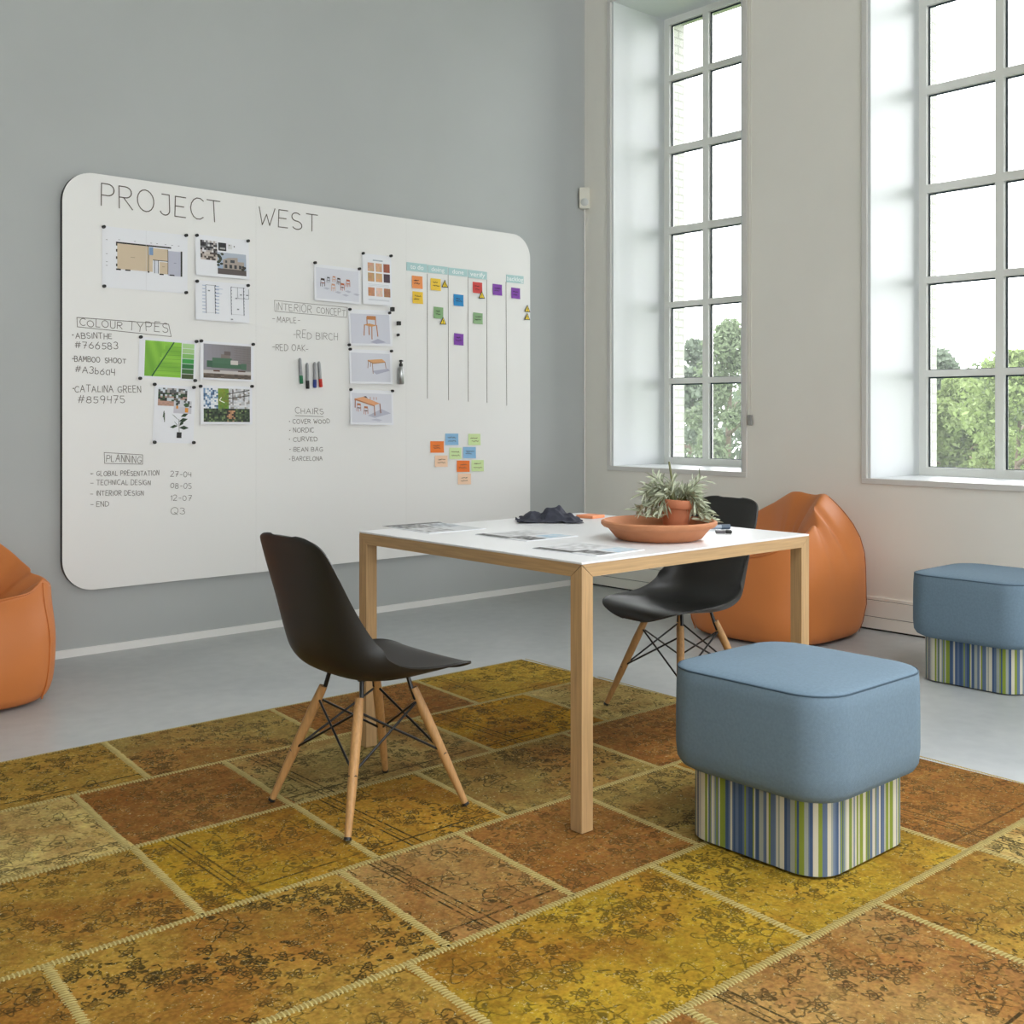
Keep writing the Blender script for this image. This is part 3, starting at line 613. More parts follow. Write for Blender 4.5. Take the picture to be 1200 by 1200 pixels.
def magnet(px, py, label, cube=False):
    x, z = bp(px, py); mb = MB()
    if cube: mb.box((-.010, 0, -.012), (.010, -.020, .012))
    else: mb.tube([(0, 0.0, 0), (0, -.004, 0), (0, -.005, 0), (0, -.013, 0), (0, -.014, 0)], [.0082, .0082, .0070, .0078, .0066], 18)
    o = mb.build('magnet', M_BLACK, None, (x, YB - .0015, z), smooth=40, bevel=.0015 if cube else 0)
    tag(o, label, 'magnet', 'black magnets on the whiteboard')
for px, py, t in [(121, 266, 'top left corner of the large floor plan'), (217.5, 276, 'top right corner of the large floor plan'), (121.5, 335.5, 'bottom left corner of the large floor plan'), (217.5, 343, 'bottom right corner of the large floor plan'),
    (230, 276, 'top left corner of the house photo sheet'), (290, 282.5, 'top right corner of the house photo sheet'), (230.3, 329.7, 'top left corner of the plan drawings sheet'), (290, 334.7, 'top right corner of the plan drawings sheet'),
    (164.4, 395, 'top left corner of the green leaf print'), (229.6, 400.2, 'top right corner of the green leaf print'), (163.6, 443.4, 'bottom left corner of the green leaf print'), (228, 446, 'bottom right corner of the green leaf print'),
    (235.2, 399.6, 'top left corner of the sofa photo'), (296, 403.6, 'top right corner of the sofa photo'),
    (180.6, 450.4, 'top left corner of the plant collage'), (226.6, 454, 'top right corner of the plant collage'), (180.6, 518.2, 'bottom left corner of the plant collage'), (226.4, 518.6, 'bottom right corner of the plant collage'),
    (234.4, 452.6, 'top left corner of the plant filled office photo'), (294.6, 452.8, 'top right corner of the plant filled office photo'),
    (368.5, 308, 'top left corner of the chair group sheet'), (420.4, 315.2, 'top right corner of the chair group sheet'), (424.8, 297, 'top left corner of the wood swatch sheet'), (457.5, 300, 'top right corner of the wood swatch sheet'),
    (409.2, 362.6, 'top left corner of the single chair sheet'), (455.7, 366.8, 'top right corner of the single chair sheet'), (408.5, 404.2, 'bottom left corner of the single chair sheet'),
    (409.6, 409.2, 'top left corner of the bare table sheet'), (457.9, 411.5, 'top right corner of the bare table sheet'), (410.4, 456.5, 'top left corner of the lowest table and chairs sheet'), (459.1, 458.2, 'top right corner of the lowest table and chairs sheet')]:
    magnet(px, py, 'small round black magnet at the ' + t)
magnet(465.7, 392.5, 'small round black magnet alone on the board above the spray bottle')
magnet(466, 379, 'black cube magnet alone on the board right of the single chair sheet', True)
magnet(458.6, 362.6, 'black cube magnet above the top right corner of the single chair sheet', True)

# markers clinging to the board
for (t, b, c, nm) in (((350.2, 419.6), (352.3, 449.8), (24, 112, 74), 'green'), ((358.9, 425.3), (359.5, 455.7), (24, 24, 26), 'black'), ((367.6, 424.4), (367.9, 454.6), (28, 52, 132), 'blue'), ((372.5, 423.6), (375, 453.8), (208, 44, 32), 'red')):
    a, q = Vector(bp(*t)), Vector(bp(*b)); d = (q - a); L = d.length
    root = thing('marker_pen', (a.x, YB - .0105, a.y), label='whiteboard marker with %s cap stuck upright on the board' % nm, cat='marker', group='markers on the whiteboard')
    root.rotation_euler = (0, math.atan2(-d.x, -d.y), 0)
    mb = MB(); mb.lathe([(.004, 0), (.0065, -.004), (.0085, -.012), (.0085, -L * .70)], 16); mb.build('barrel', M_STEELGREY, root, smooth=40)
    mb = MB(); mb.lathe([(.0098, -L * .68), (.0098, -L * .96), (.0085, -L)], 16); mb.box((-.0025, -.0125, -L * .69), (.0025, -.008, -L * .9)); mb.build('cap', mat(nm + '_cap', c, 0.4), root, smooth=40)['label'] = nm + ' cap'
x, z = bp(467.6, 450.3)
root = thing('spray_bottle', (x, YB - .0195, z), label='small grey metal spray bottle with black nozzle clinging to the whiteboard', cat='bottle')
mb = MB(); mb.lathe([(.015, 0), (.018, .004), (.018, .088), (.014, .100), (.008, .106)], 24); mb.build('bottle_body', M_ALU, root, smooth=40)
mb = MB(); mb.lathe([(.0105, .104), (.0105, .120), (.006, .122), (.006, .132), (.010, .133), (.010, .140), (.007, .143)], 20); mb.tube([(0, 0, .137), (.014, 0, .137)], .0035, 8); mb.build('spray_nozzle', M_BLACK, root, smooth=40)

# teal column headers
M_TEAL = mat('teal_header', (172, 206, 208), 0.5); M_WHITE_INK = mat('white_ink', (240, 244, 244), 0.6)
def text_mesh(body, width, height):
    cu = bpy.data.curves.new('t', 'FONT'); cu.body = body; cu.align_x = 'CENTER'; cu.align_y = 'CENTER'; cu.size = 1; cu.offset = 0.012
    o = bpy.data.objects.new('t', cu); COL.objects.link(o); dg = bpy.context.evaluated_depsgraph_get(); dg.update()
    me = bpy.data.meshes.new_from_object(o.evaluated_get(dg)); bpy.data.objects.remove(o)
    xs = [v.co.x for v in me.vertices]; ysv = [v.co.y for v in me.vertices]
    sx = width / (max(xs) - min(xs)); s_ = height
    mx = (max(xs) + min(xs)) / 2
    for v in me.vertices: v.co = Vector(((v.co.x - mx) * sx, 0, (v.co.y) * s_))
    return me
for body, cs, wf in (('to do', [(476.1, 307.1), (500.3, 309.8), (500.3, 319.5), (476.1, 316.9)], .64), ('doing', [(501.1, 310.2), (524.4, 313.2), (524.4, 321.6), (501.1, 319.7)], .66), ('done', [(525.2, 313.5), (547.4, 315.8), (547.4, 324.4), (525.2, 322.2)], .6), ('verify', [(548.3, 316.1), (570.3, 318.8), (570.3, 327.9), (548.3, 325.1)], .8), ('backlog', [(593.2, 321.6), (613.2, 324), (613.2, 332.5), (593, 330.9)], .95)):
    ctr, pw, ph, tl = board_frame(cs); mb = MB(); mb.box((-pw / 2, 0, -ph / 2), (pw / 2, -.0015, ph / 2))
    o = mb.build('header_strip', M_TEAL, None, (ctr.x, YB - .0013, ctr.y), rot=(0, -tl, 0)); tag(o, 'pale teal header strip reading %s' % body, 'label strip', 'teal header strips on the whiteboard')
    me = text_mesh(body, pw * wf, ph * .80); me.materials.append(M_WHITE_INK); t = bpy.data.objects.new('lettering', me); COL.objects.link(t); t.parent = o; t.location = (0, -.002, 0)

# sticky notes
def note(cs, c, label, ink=(60, 56, 60), rows=2):
    ctr, pw, ph, tl = board_frame(cs); mb = MB(); N = 5
    cu = lambda b: .004 * (1 - b) ** 2
    for fb in (0, .0006):
        for j in range(N):
            b0, b1 = j / N, (j + 1) / N
            mb.face([(-pw / 2, -fb - cu(b0), (b0 - .5) * ph), (pw / 2, -fb - cu(b0), (b0 - .5) * ph), (pw / 2, -fb - cu(b1), (b1 - .5) * ph), (-pw / 2, -fb - cu(b1), (b1 - .5) * ph)], 0, c)
    o = mb.build('sticky_note', M_STICKER, None, (ctr.x, YB - .0014, ctr.y), rot=(0, -tl, 0)); tag(o, label, 'sticky note', 'sticky notes on the whiteboard')
    s = MB(); rnd = random.Random(label)
    for r in range(rows):
        zz = ph * (.12 - .24 * r + rnd.uniform(-.05, .05)); x0 = -pw * rnd.uniform(.25, .38); x1 = pw * rnd.uniform(.1, .36); pts = []; n = 16
        for k in range(n + 1): pts.append((x0 + (x1 - x0) * k / n, zz + ph * .055 * rnd.uniform(-1, 1)))
        ribbon(s, pts, .0024, -.0045)
    s.build('handwriting', mat('note_ink', ink, 0.7), o)
k1 = lambda x0, y0, x1, y1: [(460 + x0 / 6.318, 290 + y0 / 6.318), (460 + x1 / 6.318, 290 + (y0 + 9) / 6.318), (460 + x1 / 6.318, 290 + y1 / 6.318), (460 + x0 / 6.318, 290 + (y1 - 7) / 6.318)]
for (b, c, l) in [((142, 207, 220, 308), (232, 146, 84), 'orange sticky note under the to do header'), ((146, 323, 223, 420), (236, 196, 62), 'yellow sticky note below the orange one in the to do column'),
    ((280, 226, 355, 322), (238, 200, 64), 'yellow sticky note with a warning sign beside it under doing'), ((302, 437, 373, 530), (134, 172, 122), 'green sticky note in the doing column with a warning sign at its corner'),
    ((450, 344, 523, 437), (30, 134, 196), 'bright blue sticky note in the done column'), ((453, 633, 523, 727), (126, 62, 168), 'purple sticky note low in the done column'),
    ((592, 253, 662, 343), (204, 66, 62), 'red sticky note under the verify header'), ((595, 480, 665, 570), (140, 176, 130), 'green sticky note in the verify column'),
    ((740, 268, 808, 358), (128, 64, 170), 'purple sticky note in the column without a header'), ((877, 295, 942, 383), (128, 64, 170), 'purple sticky note under the backlog header')]: note(k1(*b), c, l, (52, 40, 52))
k2 = lambda x0, y0, x1, y1: [(480 + x0 / 10, 490 + y0 / 10), (480 + x1 / 10, 490 + y0 / 10), (480 + x1 / 10, 490 + y1 / 10), (480 + x0 / 10, 490 + y1 / 10)]
for (b, c, l) in [((240, 270, 398, 405), (236, 124, 44), 'strong orange sticky note at the upper left of the lower cluster'), ((415, 181, 568, 315), (138, 184, 220), 'light blue sticky note at the top of the lower cluster'),
    ((685, 184, 826, 316), (206, 228, 166), 'lime sticky note at the top right of the lower cluster'), ((463, 347, 603, 480), (208, 230, 170), 'lime sticky note in the middle of the lower cluster'),
    ((625, 338, 773, 470), (138, 184, 220), 'light blue sticky note right of the middle lime one'), ((293, 437, 441, 570), (240, 204, 174), 'peach sticky note at the left edge of the lower cluster'),
    ((550, 497, 700, 630), (236, 120, 40), 'strong orange sticky note low in the lower cluster'), ((722, 490, 865, 622), (206, 228, 166), 'lime sticky note at the right edge of the lower cluster'), ((562, 648, 715, 775), (240, 204, 174), 'peach sticky note at the bottom of the lower cluster')]: note(k2(*b), c, l, (96, 86, 78))
M_YEL = mat('yellow_sign', (240, 208, 40), 0.4)
for px, py, l in ((520.5, 334, 'beside the yellow note under doing'), (518.4, 377.3, 'at the corner of the green note under doing'), (563.8, 347, 'at the corner of the red note under verify'), (617.2, 363, 'at the right board edge, upper one'), (617, 372.2, 'at the right board edge, lower one')):
    x, z = bp(px, py); r = .031
    tri = lambda s, o_=0: [(s * r * math.cos(PI / 2 + k * 2 * PI / 3) * .92, o_ + s * r * math.sin(PI / 2 + k * 2 * PI / 3)) for k in range(3)]
    mb = MB(); mb.prism(tri(1.0), 0, -.002, 'y'); o = mb.build('warning_sign', M_BLACK, None, (x, YB - .006, z)); tag(o, 'small yellow triangular warning sign ' + l, 'warning sign', 'yellow warning signs on the whiteboard')
    mb = MB(); mb.prism(tri(.74), -.001, -.0026, 'y'); mb.build('yellow_face', M_YEL, o)
    mb = MB(); mb.prism([(-.0022, .011), (.0022, .011), (.0014, -.004), (-.0014, -.004)], -.001, -.0031, 'y'); mb.prism([(-.0018, -.007), (.0018, -.007), (.0018, -.0105), (-.0018, -.0105)], -.001, -.0031, 'y'); mb.build('exclamation_mark', M_BLACK, o)

# ------------------------------------------------------------------ corner sensor, cable, blind cord
c0 = Vector((-0.030, -0.030, 2.565))
root = thing('motion_sensor', c0, PI / 4 - PI / 2, 'white motion sensor mounted high in the room corner', 'motion sensor')
mb = MB(); mb.prism(rrect(.070, .140, .010, 4), 0.028, -0.026, 'y'); mb.v = [(x, y - (.010 if abs(z - .0) < .03 and y < 0 else 0), z + .07) for x, y, z in mb.v]
mb.build('housing', M_WHITE_PL, root, bevel=.004)
mb = MB(); mb.box((-.040, .024, .004), (.040, .034, .136)); mb.build('back_plate', mat('dark_back_plate', (60, 60, 56), .6), root)
mb = MB(); mb.tube([(0, -.010, .040), (0, -.030, .040), (0, -.036, .040)], [.027, .026, .014], 20); mb.build('lens', mat('milky_lens', (205, 208, 206), .25), root, smooth=60)
mb = MB(); mb.tube([(-.008, -.008, 2.565), (-.006, -.006, 2.50), (-.006, -.006, 1.9), (-.006, -.006, .19)], .0045, 8)
tag(mb.build('sensor_cable', M_SKIRT, None, smooth=60), 'thin white cable running down the corner below the motion sensor', 'cable')
pt = on_x(879, 493, -.012)
root = thing('blind_cord', (-.012, pt.y, pt.z), label='thin white pull cord hanging right of the corner window', cat='cord')
mb = MB()
for dy in (-.009, .009): mb.tube([(0, dy, .03), (0, dy, HEAD - pt.z + .1)], .0022, 6)
mb.box((-.008, -.02, HEAD - pt.z + .08), (.012, .02, HEAD - pt.z + .13)); mb.build('cord', M_WHITE_PL, root)
mb = MB(); mb.box((-.010, -.013, -.028), (.010, .013, .034)); mb.build('cord_weight', mat('grey_cord_weight', (150, 150, 148), .4), root, bevel=.004)

# ------------------------------------------------------------------ rug
RX1, RY0, RYS = -1.93, -1.50, [-1.50, -1.975, -2.485, -2.98, -3.475, -3.97, -4.47, -4.97]
RX0, RT = -6.15, 0.009
GOLD, KHAKI, RUST, OLIVE, TANB, PALE = (160, 126, 52), (164, 142, 84), (146, 102, 48), (150, 126, 66), (168, 132, 76), (196, 172, 104)
ROWS = [
 [RX0, -5.35, -4.55, -3.925, -3.27, -2.57, RX1], [RX0, -5.45, -4.82, -4.20, -3.71, -2.925, -2.36, RX1], [RX0, -5.6, -4.95, -4.23, -3.745, -3.30, -2.64, RX1],
 [RX0, -5.3, -4.62, -3.90, -3.52, -3.05, -2.62, RX1], [RX0, -5.5, -4.7, -4.05, -3.285, -2.55, RX1], [RX0, -5.2, -4.4, -3.75, -3.05, -2.55, RX1], [RX0, -5.4, -4.8, -4.1, -3.4, -2.7, RX1]]
COLS = [
 [KHAKI, GOLD, GOLD, OLIVE, RUST, (176, 142, 48)], [RUST, KHAKI, PALE, RUST, KHAKI, (178, 134, 32), PALE], [GOLD, RUST, GOLD, (166, 132, 36), (168, 126, 42), OLIVE, RUST],
 [KHAKI, GOLD, GOLD, TANB, RUST, OLIVE, (166, 128, 34)], [RUST, OLIVE, GOLD, (168, 136, 40), (172, 140, 44), RUST], [GOLD, KHAKI, RUST, TANB, GOLD, PALE], [OLIVE, RUST, GOLD, KHAKI, RUST, GOLD]]
def rug_mat():
    m = bpy.data.materials.new('overdyed_patchwork_pile'); m.use_nodes = True; nt = m.node_tree; b = nt.nodes['Principled BSDF']; L = nt.links.new; N = nt.nodes.new
    b.inputs['Roughness'].default_value = 0.95; b.inputs['Specular IOR Level'].default_value = 0.1
    ac = N('ShaderNodeAttribute'); ac.attribute_name = 'pattern'; as_ = N('ShaderNodeAttribute'); as_.attribute_name = 'seed'
    au = N('ShaderNodeAttribute'); au.attribute_name = 'luv'
    def math_(op, a, bb=None, cl=False):
        n = N('ShaderNodeMath'); n.operation = op; n.use_clamp = cl
        for i, v in enumerate((a, bb)):
            if v is None: continue
            if isinstance(v, (int, float)): n.inputs[i].default_value = v
            else: L(v, n.inputs[i])
        return n.outputs[0]
    def noise_(vec, sc, det=5, dist=0.0, rough=.55):
        n = N('ShaderNodeTexNoise'); n.inputs['Scale'].default_value = sc; n.inputs['Detail'].default_value = det; n.inputs['Distortion'].default_value = dist; n.inputs['Roughness'].default_value = rough
        L(vec, n.inputs['Vector']); return n
    sv = N('ShaderNodeCombineXYZ'); L(math_('MULTIPLY', as_.outputs['Fac'], 7.3), sv.inputs['Z']); L(math_('MULTIPLY', as_.outputs['Fac'], 3.1), sv.inputs['X']); L(math_('MULTIPLY', as_.outputs['Fac'], 5.7), sv.inputs['Y'])
    va = N('ShaderNodeVectorMath'); va.operation = 'ADD'; L(au.outputs['Vector'], va.inputs[0]); L(sv.outputs[0], va.inputs[1]); P = va.outputs[0]
    # warped coordinates for vine like outlines
    wn = noise_(P, 9, 3); wv = N('ShaderNodeVectorMath'); wv.operation = 'SCALE'; wv.inputs['Scale'].default_value = .16; L(wn.outputs['Color'], wv.inputs[0])
    wa = N('ShaderNodeVectorMath'); wa.operation = 'ADD'; L(P, wa.inputs[0]); L(wv.outputs[0], wa.inputs[1]); Q = wa.outputs[0]
    def ramp(val, a, bb):
        r = N('ShaderNodeMapRange'); r.inputs[1].default_value = a; r.inputs[2].default_value = bb; r.clamp = True; L(val, r.inputs[0]); return r.outputs[0]
    v1 = N('ShaderNodeTexVoronoi'); v1.feature = 'DISTANCE_TO_EDGE'; v1.inputs['Scale'].default_value = 17; L(Q, v1.inputs['Vector'])
    v2 = N('ShaderNodeTexVoronoi'); v2.feature = 'F1'; v2.inputs['Scale'].default_value = 36; L(Q, v2.inputs['Vector'])
    v3 = N('ShaderNodeTexVoronoi'); v3.feature = 'SMOOTH_F1'; v3.inputs['Scale'].default_value = 9; L(Q, v3.inputs['Vector'])
    big = noise_(P, 5, 4, .3); fine = noise_(P, 95, 4); mid = noise_(P, 30, 5, 1.0)
    vines = math_('SUBTRACT', 1.0, ramp(v1.outputs['Distance'], .012, .05))
    vines = math_('MULTIPLY', vines, ramp(mid.outputs['Fac'], .52, .60))
    rings_ = math_('SUBTRACT', 1.0, ramp(math_('ABSOLUTE', math_('SUBTRACT', v3.outputs['Distance'], .38)), .015, .05))
    rings_ = math_('MULTIPLY', rings_, ramp(mid.outputs['Fac'], .44, .54))
    leaves = math_('MULTIPLY', math_('SUBTRACT', 1.0, ramp(v2.outputs['Distance'], .26, .36)), ramp(big.outputs['Fac'], .47, .56))
    # five petalled flower outlines round scattered centres
    def flowers(sc, rad, seed_turn):
        vp = N('ShaderNodeTexVoronoi'); vp.voronoi_dimensions = '2D'; vp.feature = 'F1'; vp.inputs['Scale'].default_value = sc; vp.inputs['Randomness'].default_value = .8; L(P, vp.inputs['Vector'])
        df = N('ShaderNodeVectorMath'); df.operation = 'SUBTRACT'; L(P, df.inputs[0]); L(vp.outputs['Position'], df.inputs[1])
        wob = N('ShaderNodeVectorMath'); wob.operation = 'SCALE'; wob.inputs['Scale'].default_value = .02; L(mid.outputs['Color'], wob.inputs[0])
        d2 = N('ShaderNodeVectorMath'); d2.operation = 'ADD'; L(df.outputs[0], d2.inputs[0]); L(wob.outputs[0], d2.inputs[1])
        q = N('ShaderNodeSeparateXYZ'); L(d2.outputs[0], q.inputs[0])
        x, y = math_('ADD', q.outputs['X'], -.01), math_('ADD', q.outputs['Y'], -.01)
        r = math_('SQRT', math_('ADD', math_('MULTIPLY', x, x), math_('MULTIPLY', y, y))); an = math_('ARCTAN2', y, x)
        pet = math_('ADD', rad, math_('MULTIPLY', math_('COSINE', math_('ADD', math_('MULTIPLY', an, 5.0), seed_turn)), rad * .38))
        out = math_('SUBTRACT', 1.0, ramp(math_('ABSOLUTE', math_('SUBTRACT', r, pet)), .0016, .005))
        core = math_('SUBTRACT', 1.0, ramp(r, rad * .22, rad * .34)); inner = math_('SUBTRACT', 1.0, ramp(math_('ABSOLUTE', math_('SUBTRACT', r, rad * .55)), .001, .004))
        pick = math_('GREATER_THAN', math_('FRACT', math_('MULTIPLY', vp.outputs['Color'], 3.7)), .38)
        return math_('MULTIPLY', math_('MAXIMUM', math_('MAXIMUM', out, core), inner), pick)
    fl1 = math_('MULTIPLY', flowers(7, .040, .5), ramp(mid.outputs['Fac'], .36, .50)); fl2 = math_('MULTIPLY', flowers(19, .016, 2.0), ramp(big.outputs['Fac'], .40, .54))
    dark = math_('MAXIMUM', math_('MAXIMUM', vines, leaves), math_('MAXIMUM', fl1, fl2))
    dark = math_('MULTIPLY', dark, math_('ADD', .35, math_('MULTIPLY', fine.outputs['Fac'], 1.0)), True)
    # border bands inside some patches
    sx = N('ShaderNodeSeparateXYZ'); L(au.outputs['Vector'], sx.inputs[0])
    def band(co, centre, wd): return math_('SUBTRACT', 1.0, ramp(math_('ABSOLUTE', math_('SUBTRACT', co, centre)), wd * .6, wd))
    hasb = math_('GREATER_THAN', math_('FRACT', math_('MULTIPLY', as_.outputs['Fac'], 5.37)), .5)
    bands = math_('MAXIMUM', math_('MAXIMUM', band(sx.outputs['X'], .10, .004), band(sx.outputs['X'], .135, .004)), math_('MAXIMUM', band(sx.outputs['Y'], .06, .005), band(sx.outputs['X'], .115, .002)))
    dark = math_('MAXIMUM', dark, math_('MULTIPLY', math_('MULTIPLY', bands, hasb), ramp(mid.outputs['Fac'], .34, .5)))
    amt = N('ShaderNodeAttribute'); amt.attribute_name = 'dark'
    dark = math_('MULTIPLY', dark, amt.outputs['Fac'], True)
    hv = N('ShaderNodeHueSaturation'); L(ac.outputs['Color'], hv.inputs['Color'])
    L(math_('ADD', .36, math_('MULTIPLY', math_('ADD', big.outputs['Fac'], math_('MULTIPLY', ramp(mid.outputs['Fac'], .3, .7), .16)), .80)), hv.inputs['Value'])
    wash = noise_(P, 2.4, 3, .4); ms = N('ShaderNodeMix'); ms.data_type = 'RGBA'; L(math_('MULTIPLY', ramp(wash.outputs['Fac'], .46, .64), .62), ms.inputs[0]); L(ac.outputs['Color'], ms.inputs[6]); ms.inputs[7].default_value = lin((140, 88, 34)); L(ms.outputs[2], hv.inputs['Color']); L(math_('ADD', .475, math_('MULTIPLY', mid.outputs['Fac'], .05)), hv.inputs['Hue'])
    m0 = N('ShaderNodeMix'); m0.data_type = 'RGBA'; m0.blend_type = 'MULTIPLY'; m0.inputs[0].default_value = .55; L(hv.outputs[0], m0.inputs[6])
    fr = N('ShaderNodeMapRange'); fr.inputs[1].default_value = .3; fr.inputs[2].default_value = .7; fr.inputs[3].default_value = .5; fr.inputs[4].default_value = 1.45; L(fine.outputs['Fac'], fr.inputs[0]); L(fr.outputs[0], m0.inputs[7])
    m1 = N('ShaderNodeMix'); m1.data_type = 'RGBA'; L(dark, m1.inputs[0]); L(m0.outputs[2], m1.inputs[6]); m1.inputs[7].default_value = lin((34, 31, 14))
    # worn pale flecks where the pile has gone
    fl = noise_(P, 170, 2); flk = math_('MULTIPLY', ramp(fl.outputs['Fac'], .60, .68), ramp(mid.outputs['Fac'], .48, .60))
    m2 = N('ShaderNodeMix'); m2.data_type = 'RGBA'; L(math_('MULTIPLY', flk, .6), m2.inputs[0]); L(m1.outputs[2], m2.inputs[6]); m2.inputs[7].default_value = lin((196, 182, 140))
    L(m2.outputs[2], b.inputs['Base Color'])
    bp = N('ShaderNodeBump'); bp.inputs['Strength'].default_value = .5; bp.inputs['Distance'].default_value = .004; L(fine.outputs['Fac'], bp.inputs['Height']); L(bp.outputs[0], b.inputs['Normal'])
    return m
M_RUG = rug_mat()
rug = thing('patchwork_rug', (RX1, RY0, 0), label='golden brown patchwork rug of stitched vintage carpet pieces under the table', cat='rug')
me = bpy.data.meshes.new('rug_patches'); V = []; Fc = []; CC = []; SS = []; UV = []; DD = []
rr_ = random.Random(11); sd = 0
for r, xs in enumerate(ROWS):
    ya, yb = RYS[r], RYS[r + 1]
    for i in range(len(xs) - 1):
        xa, xb = xs[i], xs[i + 1]; sd += 1; n = len(V)
        V += [(xa - RX1, yb - RY0, RT), (xb - RX1, yb - RY0, RT), (xb - RX1, ya - RY0, RT), (xa - RX1, ya - RY0, RT)]; Fc.append((n, n + 1, n + 2, n + 3))
        c = COLS[r][i]; CC.append(lin(c)); SS.append(sd * 0.619); rust = c == RUST
        DD.append(.7 if rust else rr_.uniform(.8, 1.0)); UV += [(0, 0, 0), (xb - xa, 0, 0), (xb - xa, ya - yb, 0), (0, ya - yb, 0)]
# rug body below the patches
n = len(V); X0, X1_, Y0_, Y1_ = RX0 - RX1, 0, RYS[-1] - RY0, 0
V += [(X0, Y0_, 0), (X1_, Y0_, 0), (X1_, Y1_, 0), (X0, Y1_, 0), (X0, Y0_, RT), (X1_, Y0_, RT), (X1_, Y1_, RT), (X0, Y1_, RT)]
for f in ((0, 1, 5, 4), (1, 2, 6, 5), (2, 3, 7, 6), (3, 0, 4, 7), (3, 2, 1, 0)): Fc.append(tuple(n + k for k in f)); CC.append(lin(OLIVE)); SS.append(.3); DD.append(.2); UV += [(0, 0, 0), (1, 0, 0), (1, .01, 0), (0, .01, 0)]
me.from_pydata(V, [], Fc); me.materials.append(M_RUG)
a = me.color_attributes.new('pattern', 'FLOAT_COLOR', 'CORNER'); a.data.foreach_set('color', [q for c in CC for _ in range(4) for q in c])
a = me.attributes.new('seed', 'FLOAT', 'FACE'); a.data.foreach_set('value', SS)
a = me.attributes.new('dark', 'FLOAT', 'FACE'); a.data.foreach_set('value', DD)
a = me.attributes.new('luv', 'FLOAT_VECTOR', 'CORNER'); a.data.foreach_set('vector', [q for u in UV for q in u])
o = bpy.data.objects.new('rug_patches', me); COL.objects.link(o); o.parent = rug
M_STITCH = mat('straw_stitching', (172, 156, 98), 0.9, vary=.15, scale=60)
M_SEAMTAPE = mat('seam_tape', (146, 126, 66), 0.95, vary=.2, scale=80)
mb = MB()
def seam(x0, y0, x1, y1, w=.015):
    d = Vector((x1 - x0, y1 - y0)); L = d.length; d.normalize(); n = Vector((-d.y, d.x)); z = RT + .0008
    p = Vector((x0, y0)); q = Vector((x1, y1))
    mb.face([(*(p + n * w * .5), z), (*(p - n * w * .5), z), (*(q - n * w * .5), z), (*(q + n * w * .5), z)], 1)
    for k in range(int(L / .010)):
        c = p + d * (k * .010 + .005); s_ = w * rr_.uniform(.9, 1.25); e = d * .0042; off = n * s_ * .70 + d * .0015
        a_, b_ = c - off, c + off; zt = RT + .0018
        mb.mesh([(*(a_ - e * .5), RT), (*(a_ + e * .5), RT), (*(b_ + e * .5), RT), (*(b_ - e * .5), RT), (*(c - n * s_ * .3 - e * .4), zt), (*(c - n * s_ * .3 + e * .4), zt), (*(c + n * s_ * .3 + e * .4), zt), (*(c + n * s_ * .3 - e * .4), zt)],
                [(4, 5, 6, 7), (0, 1, 5, 4), (1, 2, 6, 5), (2, 3, 7, 6), (3, 0, 4, 7)])
for r in range(len(ROWS) + 1): seam(RX0 - RX1, RYS[r] - RY0, 0, RYS[r] - RY0, .016 if 0 < r < len(ROWS) else .008)
for r, xs in enumerate(ROWS):
    for i, x in enumerate(xs): seam(x - RX1 + (.02 if i else 0), RYS[r] - RY0, x - RX1 - (.02 if 0 < i < len(xs) - 1 else 0), RYS[r + 1] - RY0, .016 if 0 < i < len(xs) - 1 else .008)
mb.build('stitching', [M_STITCH, M_SEAMTAPE], rug)['label'] = 'straw coloured zigzag stitching'
Z0 = RT + 0.0019        # rug surface

# ------------------------------------------------------------------ table
TX0, TX1, TY0, TY1, TZ = -3.254, -2.164, -3.214, -2.126, 0.754
table = thing('table', ((TX0 + TX1) / 2, (TY0 + TY1) / 2, Z0), label='square white topped table with square oak legs standing on the rug', cat='table')
hw = (TX1 - TX0) / 2; TH = TZ - Z0; lw, ah, tt = .044, .036, .006
mb = MB(); mb.box((-hw, -hw, TH - tt), (hw, hw, TH)); mb.build('tabletop', M_TOP, table, bevel=.001)['label'] = 'white laminate tabletop'
T1 = TH - tt - .0003; g = .0006
for sx in (-1, 1):
    for sy in (-1, 1):
        q = lambda a, b, z: (sx * (hw - a), sy * (hw - b), z)
        mb = MB(); mb.mesh([q(0, 0, 0), q(lw, 0, 0), q(lw, lw, 0), q(0, lw, 0), q(0, 0, T1 - .001), q(lw, 0, T1 - ah - .001), q(lw, lw, T1 - ah - .001), q(0, lw, T1 - ah - .001)],
                           [(0, 1, 2, 3), (0, 1, 5, 4), (1, 2, 6, 5), (2, 3, 7, 6), (3, 0, 4, 7), (4, 5, 6), (4, 6, 7)])
        mb.build('leg', M_OAK['z'], table, bevel=.0008)
for ax in (0, 1):
    for s in (-1, 1):
        mb = MB(); vs = []
        for (d, inner) in ((0, 0), (lw, 0)):
            for (e, z) in ((-hw + g * 2, T1), (hw - g * 2, T1), (hw - lw, T1 - ah), (-hw + lw, T1 - ah)):
                if d: e = max(-hw + lw, min(hw - lw, e))
                vs.append((e, s * (hw - d), z) if ax == 0 else (s * (hw - d), e, z))
        mb.mesh(vs, [(0, 1, 2, 3), (7, 6, 5, 4), (0, 4, 5, 1), (1, 5, 6, 2), (2, 6, 7, 3), (3, 7, 4, 0)]); mb.build('apron', M_OAK['xy'[ax]], table)

